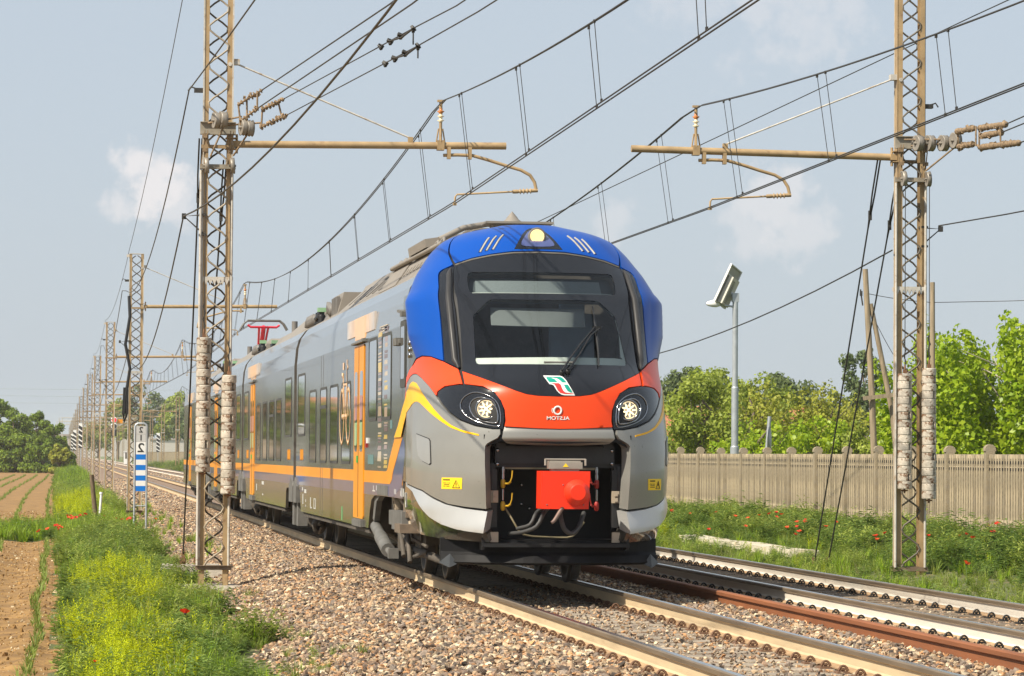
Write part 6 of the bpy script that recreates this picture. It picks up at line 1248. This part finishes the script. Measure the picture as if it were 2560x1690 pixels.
tree('maple_tree','leafy tree behind the big sunlit one, cut by the right picture edge',29.6,94,6.9,3.0,30000,.17,LV[0],3,GT,'shoots',.11,.3,M_barkp)
mids=[(23.0,116,4.6,1.9,4500,LV[1],'leftmost of the trees by the solar lamp, next to the train'),(24.9,124,5.2,2.1,5200,LV[1],'round crowned tree left of the solar lamp pole'),(26.2,122,4.7,1.9,4800,LV[4],'yellow green tree just right of the solar lamp pole'),(27.8,127,4.7,2.0,4800,LV[1],'tree between the solar lamp and the edge on road sign'),(29.9,126,4.7,1.7,5200,LV[4],'pointed tree right of the edge on road sign'),(31.0,131,3.7,1.5,3600,LV[1],'small round tree at the right end of the lamp tree group'),(24.2,112,3.0,1.5,3000,LV[0],'low bright bush at the fence left of the solar lamp'),(27.1,115,2.9,1.7,3200,LV[0],'low bright bush at the fence below the solar lamp'),(29.0,114,3.0,1.4,3000,LV[1],'low bush at the fence right of the solar lamp')]
for i,(x,y,h,rd,n,m,lb) in enumerate(mids): tree('leafy_tree',lb,x,y,h,rd,int(n*1.7),.165,m,20+i,GT,'shoots' if i in(2,4,6) else 'round',.14,.3,low=True)
for i,(x,y,h,rd,lb) in enumerate(((38.5,200,7.3,2.6,'blue green tree behind the lamp trees, left one'),(43.2,196,7.1,2.4,'blue green tree behind the pointed tree'),(46.5,200,6.0,2.3,'blue green tree left of the propped wooden pole'),(51.2,205,8.6,2.2,'tall blue green tree seen between the propped pole and the near right mast'),(35.6,196,6.4,2.4,'blue green tree half hidden beside the train'),(52.8,190,4.5,2.6,'low tree behind the propped wooden pole'))): tree('blue_green_tree',lb,x,y,h,rd,3600,.30,LV[2],40+i,GT,'round',.2,.5)
tree('leafy_tree','yellowish low tree right behind the fence at the propped pole',36.4,150,3.9,1.9,3000,.22,LV[4],55,GT,'round',.15,.3)
tree('leafy_tree','low yellow green tree between the propped pole and the right mast',40.0,152,4.4,2.2,3200,.22,LV[4],56,GT,'round',.15,.3)
GL_='dark trees and bushes at the end of the field'
for i,(x,y,h,rd,n,m,lb) in enumerate(((-7.6,385,9.8,2.7,5000,LV[3],'tall tree at the far left edge of the field'),(-5.2,380,7.6,2.4,5200,LV[3],'tree second from the left edge at the end of the field'),(-2.6,384,7.2,2.3,5200,LV[3],'highest round tree of the dark group at the end of the field'),(-.6,388,6.2,1.9,4200,LV[3],'dark tree right of the round one at the end of the field'),(-4.2,372,4.4,2.2,4600,LV[3],'dark bush in front of the field end trees'),(-1.8,368,4.2,2.0,4600,LV[3],'second dark bush in front of the field end trees'),(.0,352,3.3,1.1,3600,LV[4],'yellow green bush at the right end of the field end trees'),(1.05,352,2.3,.75,2600,LV[3],'small dark bush closest to the far masts'),(-6.8,374,4.0,2.2,4200,LV[3],'dark bush at the left edge, end of the field'))): tree('broad_tree' if h>5 else 'bush',lb,x,y,h,rd,int(n*1.4),.34,m,70+i,GL_,'round',.2,.1,grd=-.8,low=True)
for i in range(9):
    x=-10.5-4.3*i; y=388+rng.uniform(-8,8); tree('broad_tree','%s dark tree of the field end line, beyond the left picture edge'%ordn[i],x,y,rng.uniform(9,12.5),3.1,3200,.5,LV[3],130+i,GL_,'round',.25,.1,grd=-.8,low=True)
house(-19,402,14,9,6.5,.1,M_tile,'red roofed house among the trees at the field end, beyond the left edge')
GF='pale far trees behind the masts'
for i,(x,y,h,rd,lb) in enumerate(((16.5,640,15,5,'large pale far tree behind the third and fourth masts'),(12.2,700,13,4,'pale far tree behind the signal'),(24.5,600,13.5,4.2,'far tree left of the funnel lamp post'),(28.0,520,10,3.6,'far green tree beside the last car'),(26.5,580,8,3.6,'lower far tree at the far fence'),(22.0,620,14,4.2,'far tall tree between the far right masts'),(31.5,560,9.5,3.2,'far green tree touching the rear of the train'),(9.5,820,9,5,'faintest far tree beyond the portals'))): tree('far_tree',lb,x,y,h,rd,3800,.62,LV[1] if i%2 else LV[2],90+i,GF,'round',.3,.4)
# pale line of distant buildings at the vanishing point
for i,(x,y,w_,h) in enumerate(((-6,1150,30,8),(22,1250,26,10),(48,1200,30,7))):
    b=MB(); b.box((0,0,h/2),(w_,12,h)); t=thing('far_building',('pale flat building at the end of the line, left of the masts','pale tall building at the end of the line behind the portals','pale long building far behind the far trees')[i],'building',(x,y,-.8)); b.obj('wall',mat('far_plaster',(.46,.42,.38),.9,var=.15),t); b=MB(); b.box((0,0,h+.3),(w_+1,13,.6)); b.obj('roof',mat('far_roof',(.30,.25,.22),.9,var=.15),t)
# ------------------------------------------------------------------ summer haze
hm=bpy.data.materials.new('haze'); hm.use_nodes=True; n,l=hm.node_tree.nodes,hm.node_tree.links; n.remove(n['Principled BSDF']); vp=n.new('ShaderNodeVolumePrincipled'); vp.inputs['Color'].default_value=(.95,.97,1,1); vp.inputs['Density'].default_value=HAZE; vp.inputs['Anisotropy'].default_value=.2; l.new(vp.outputs[0],n['Material Output'].inputs['Volume'])
if HAZE>0:
    b=MB(); b.box((0,1470,11.5),(1900,3140,27)); hz_=b.obj('haze',hm,kind='stuff')
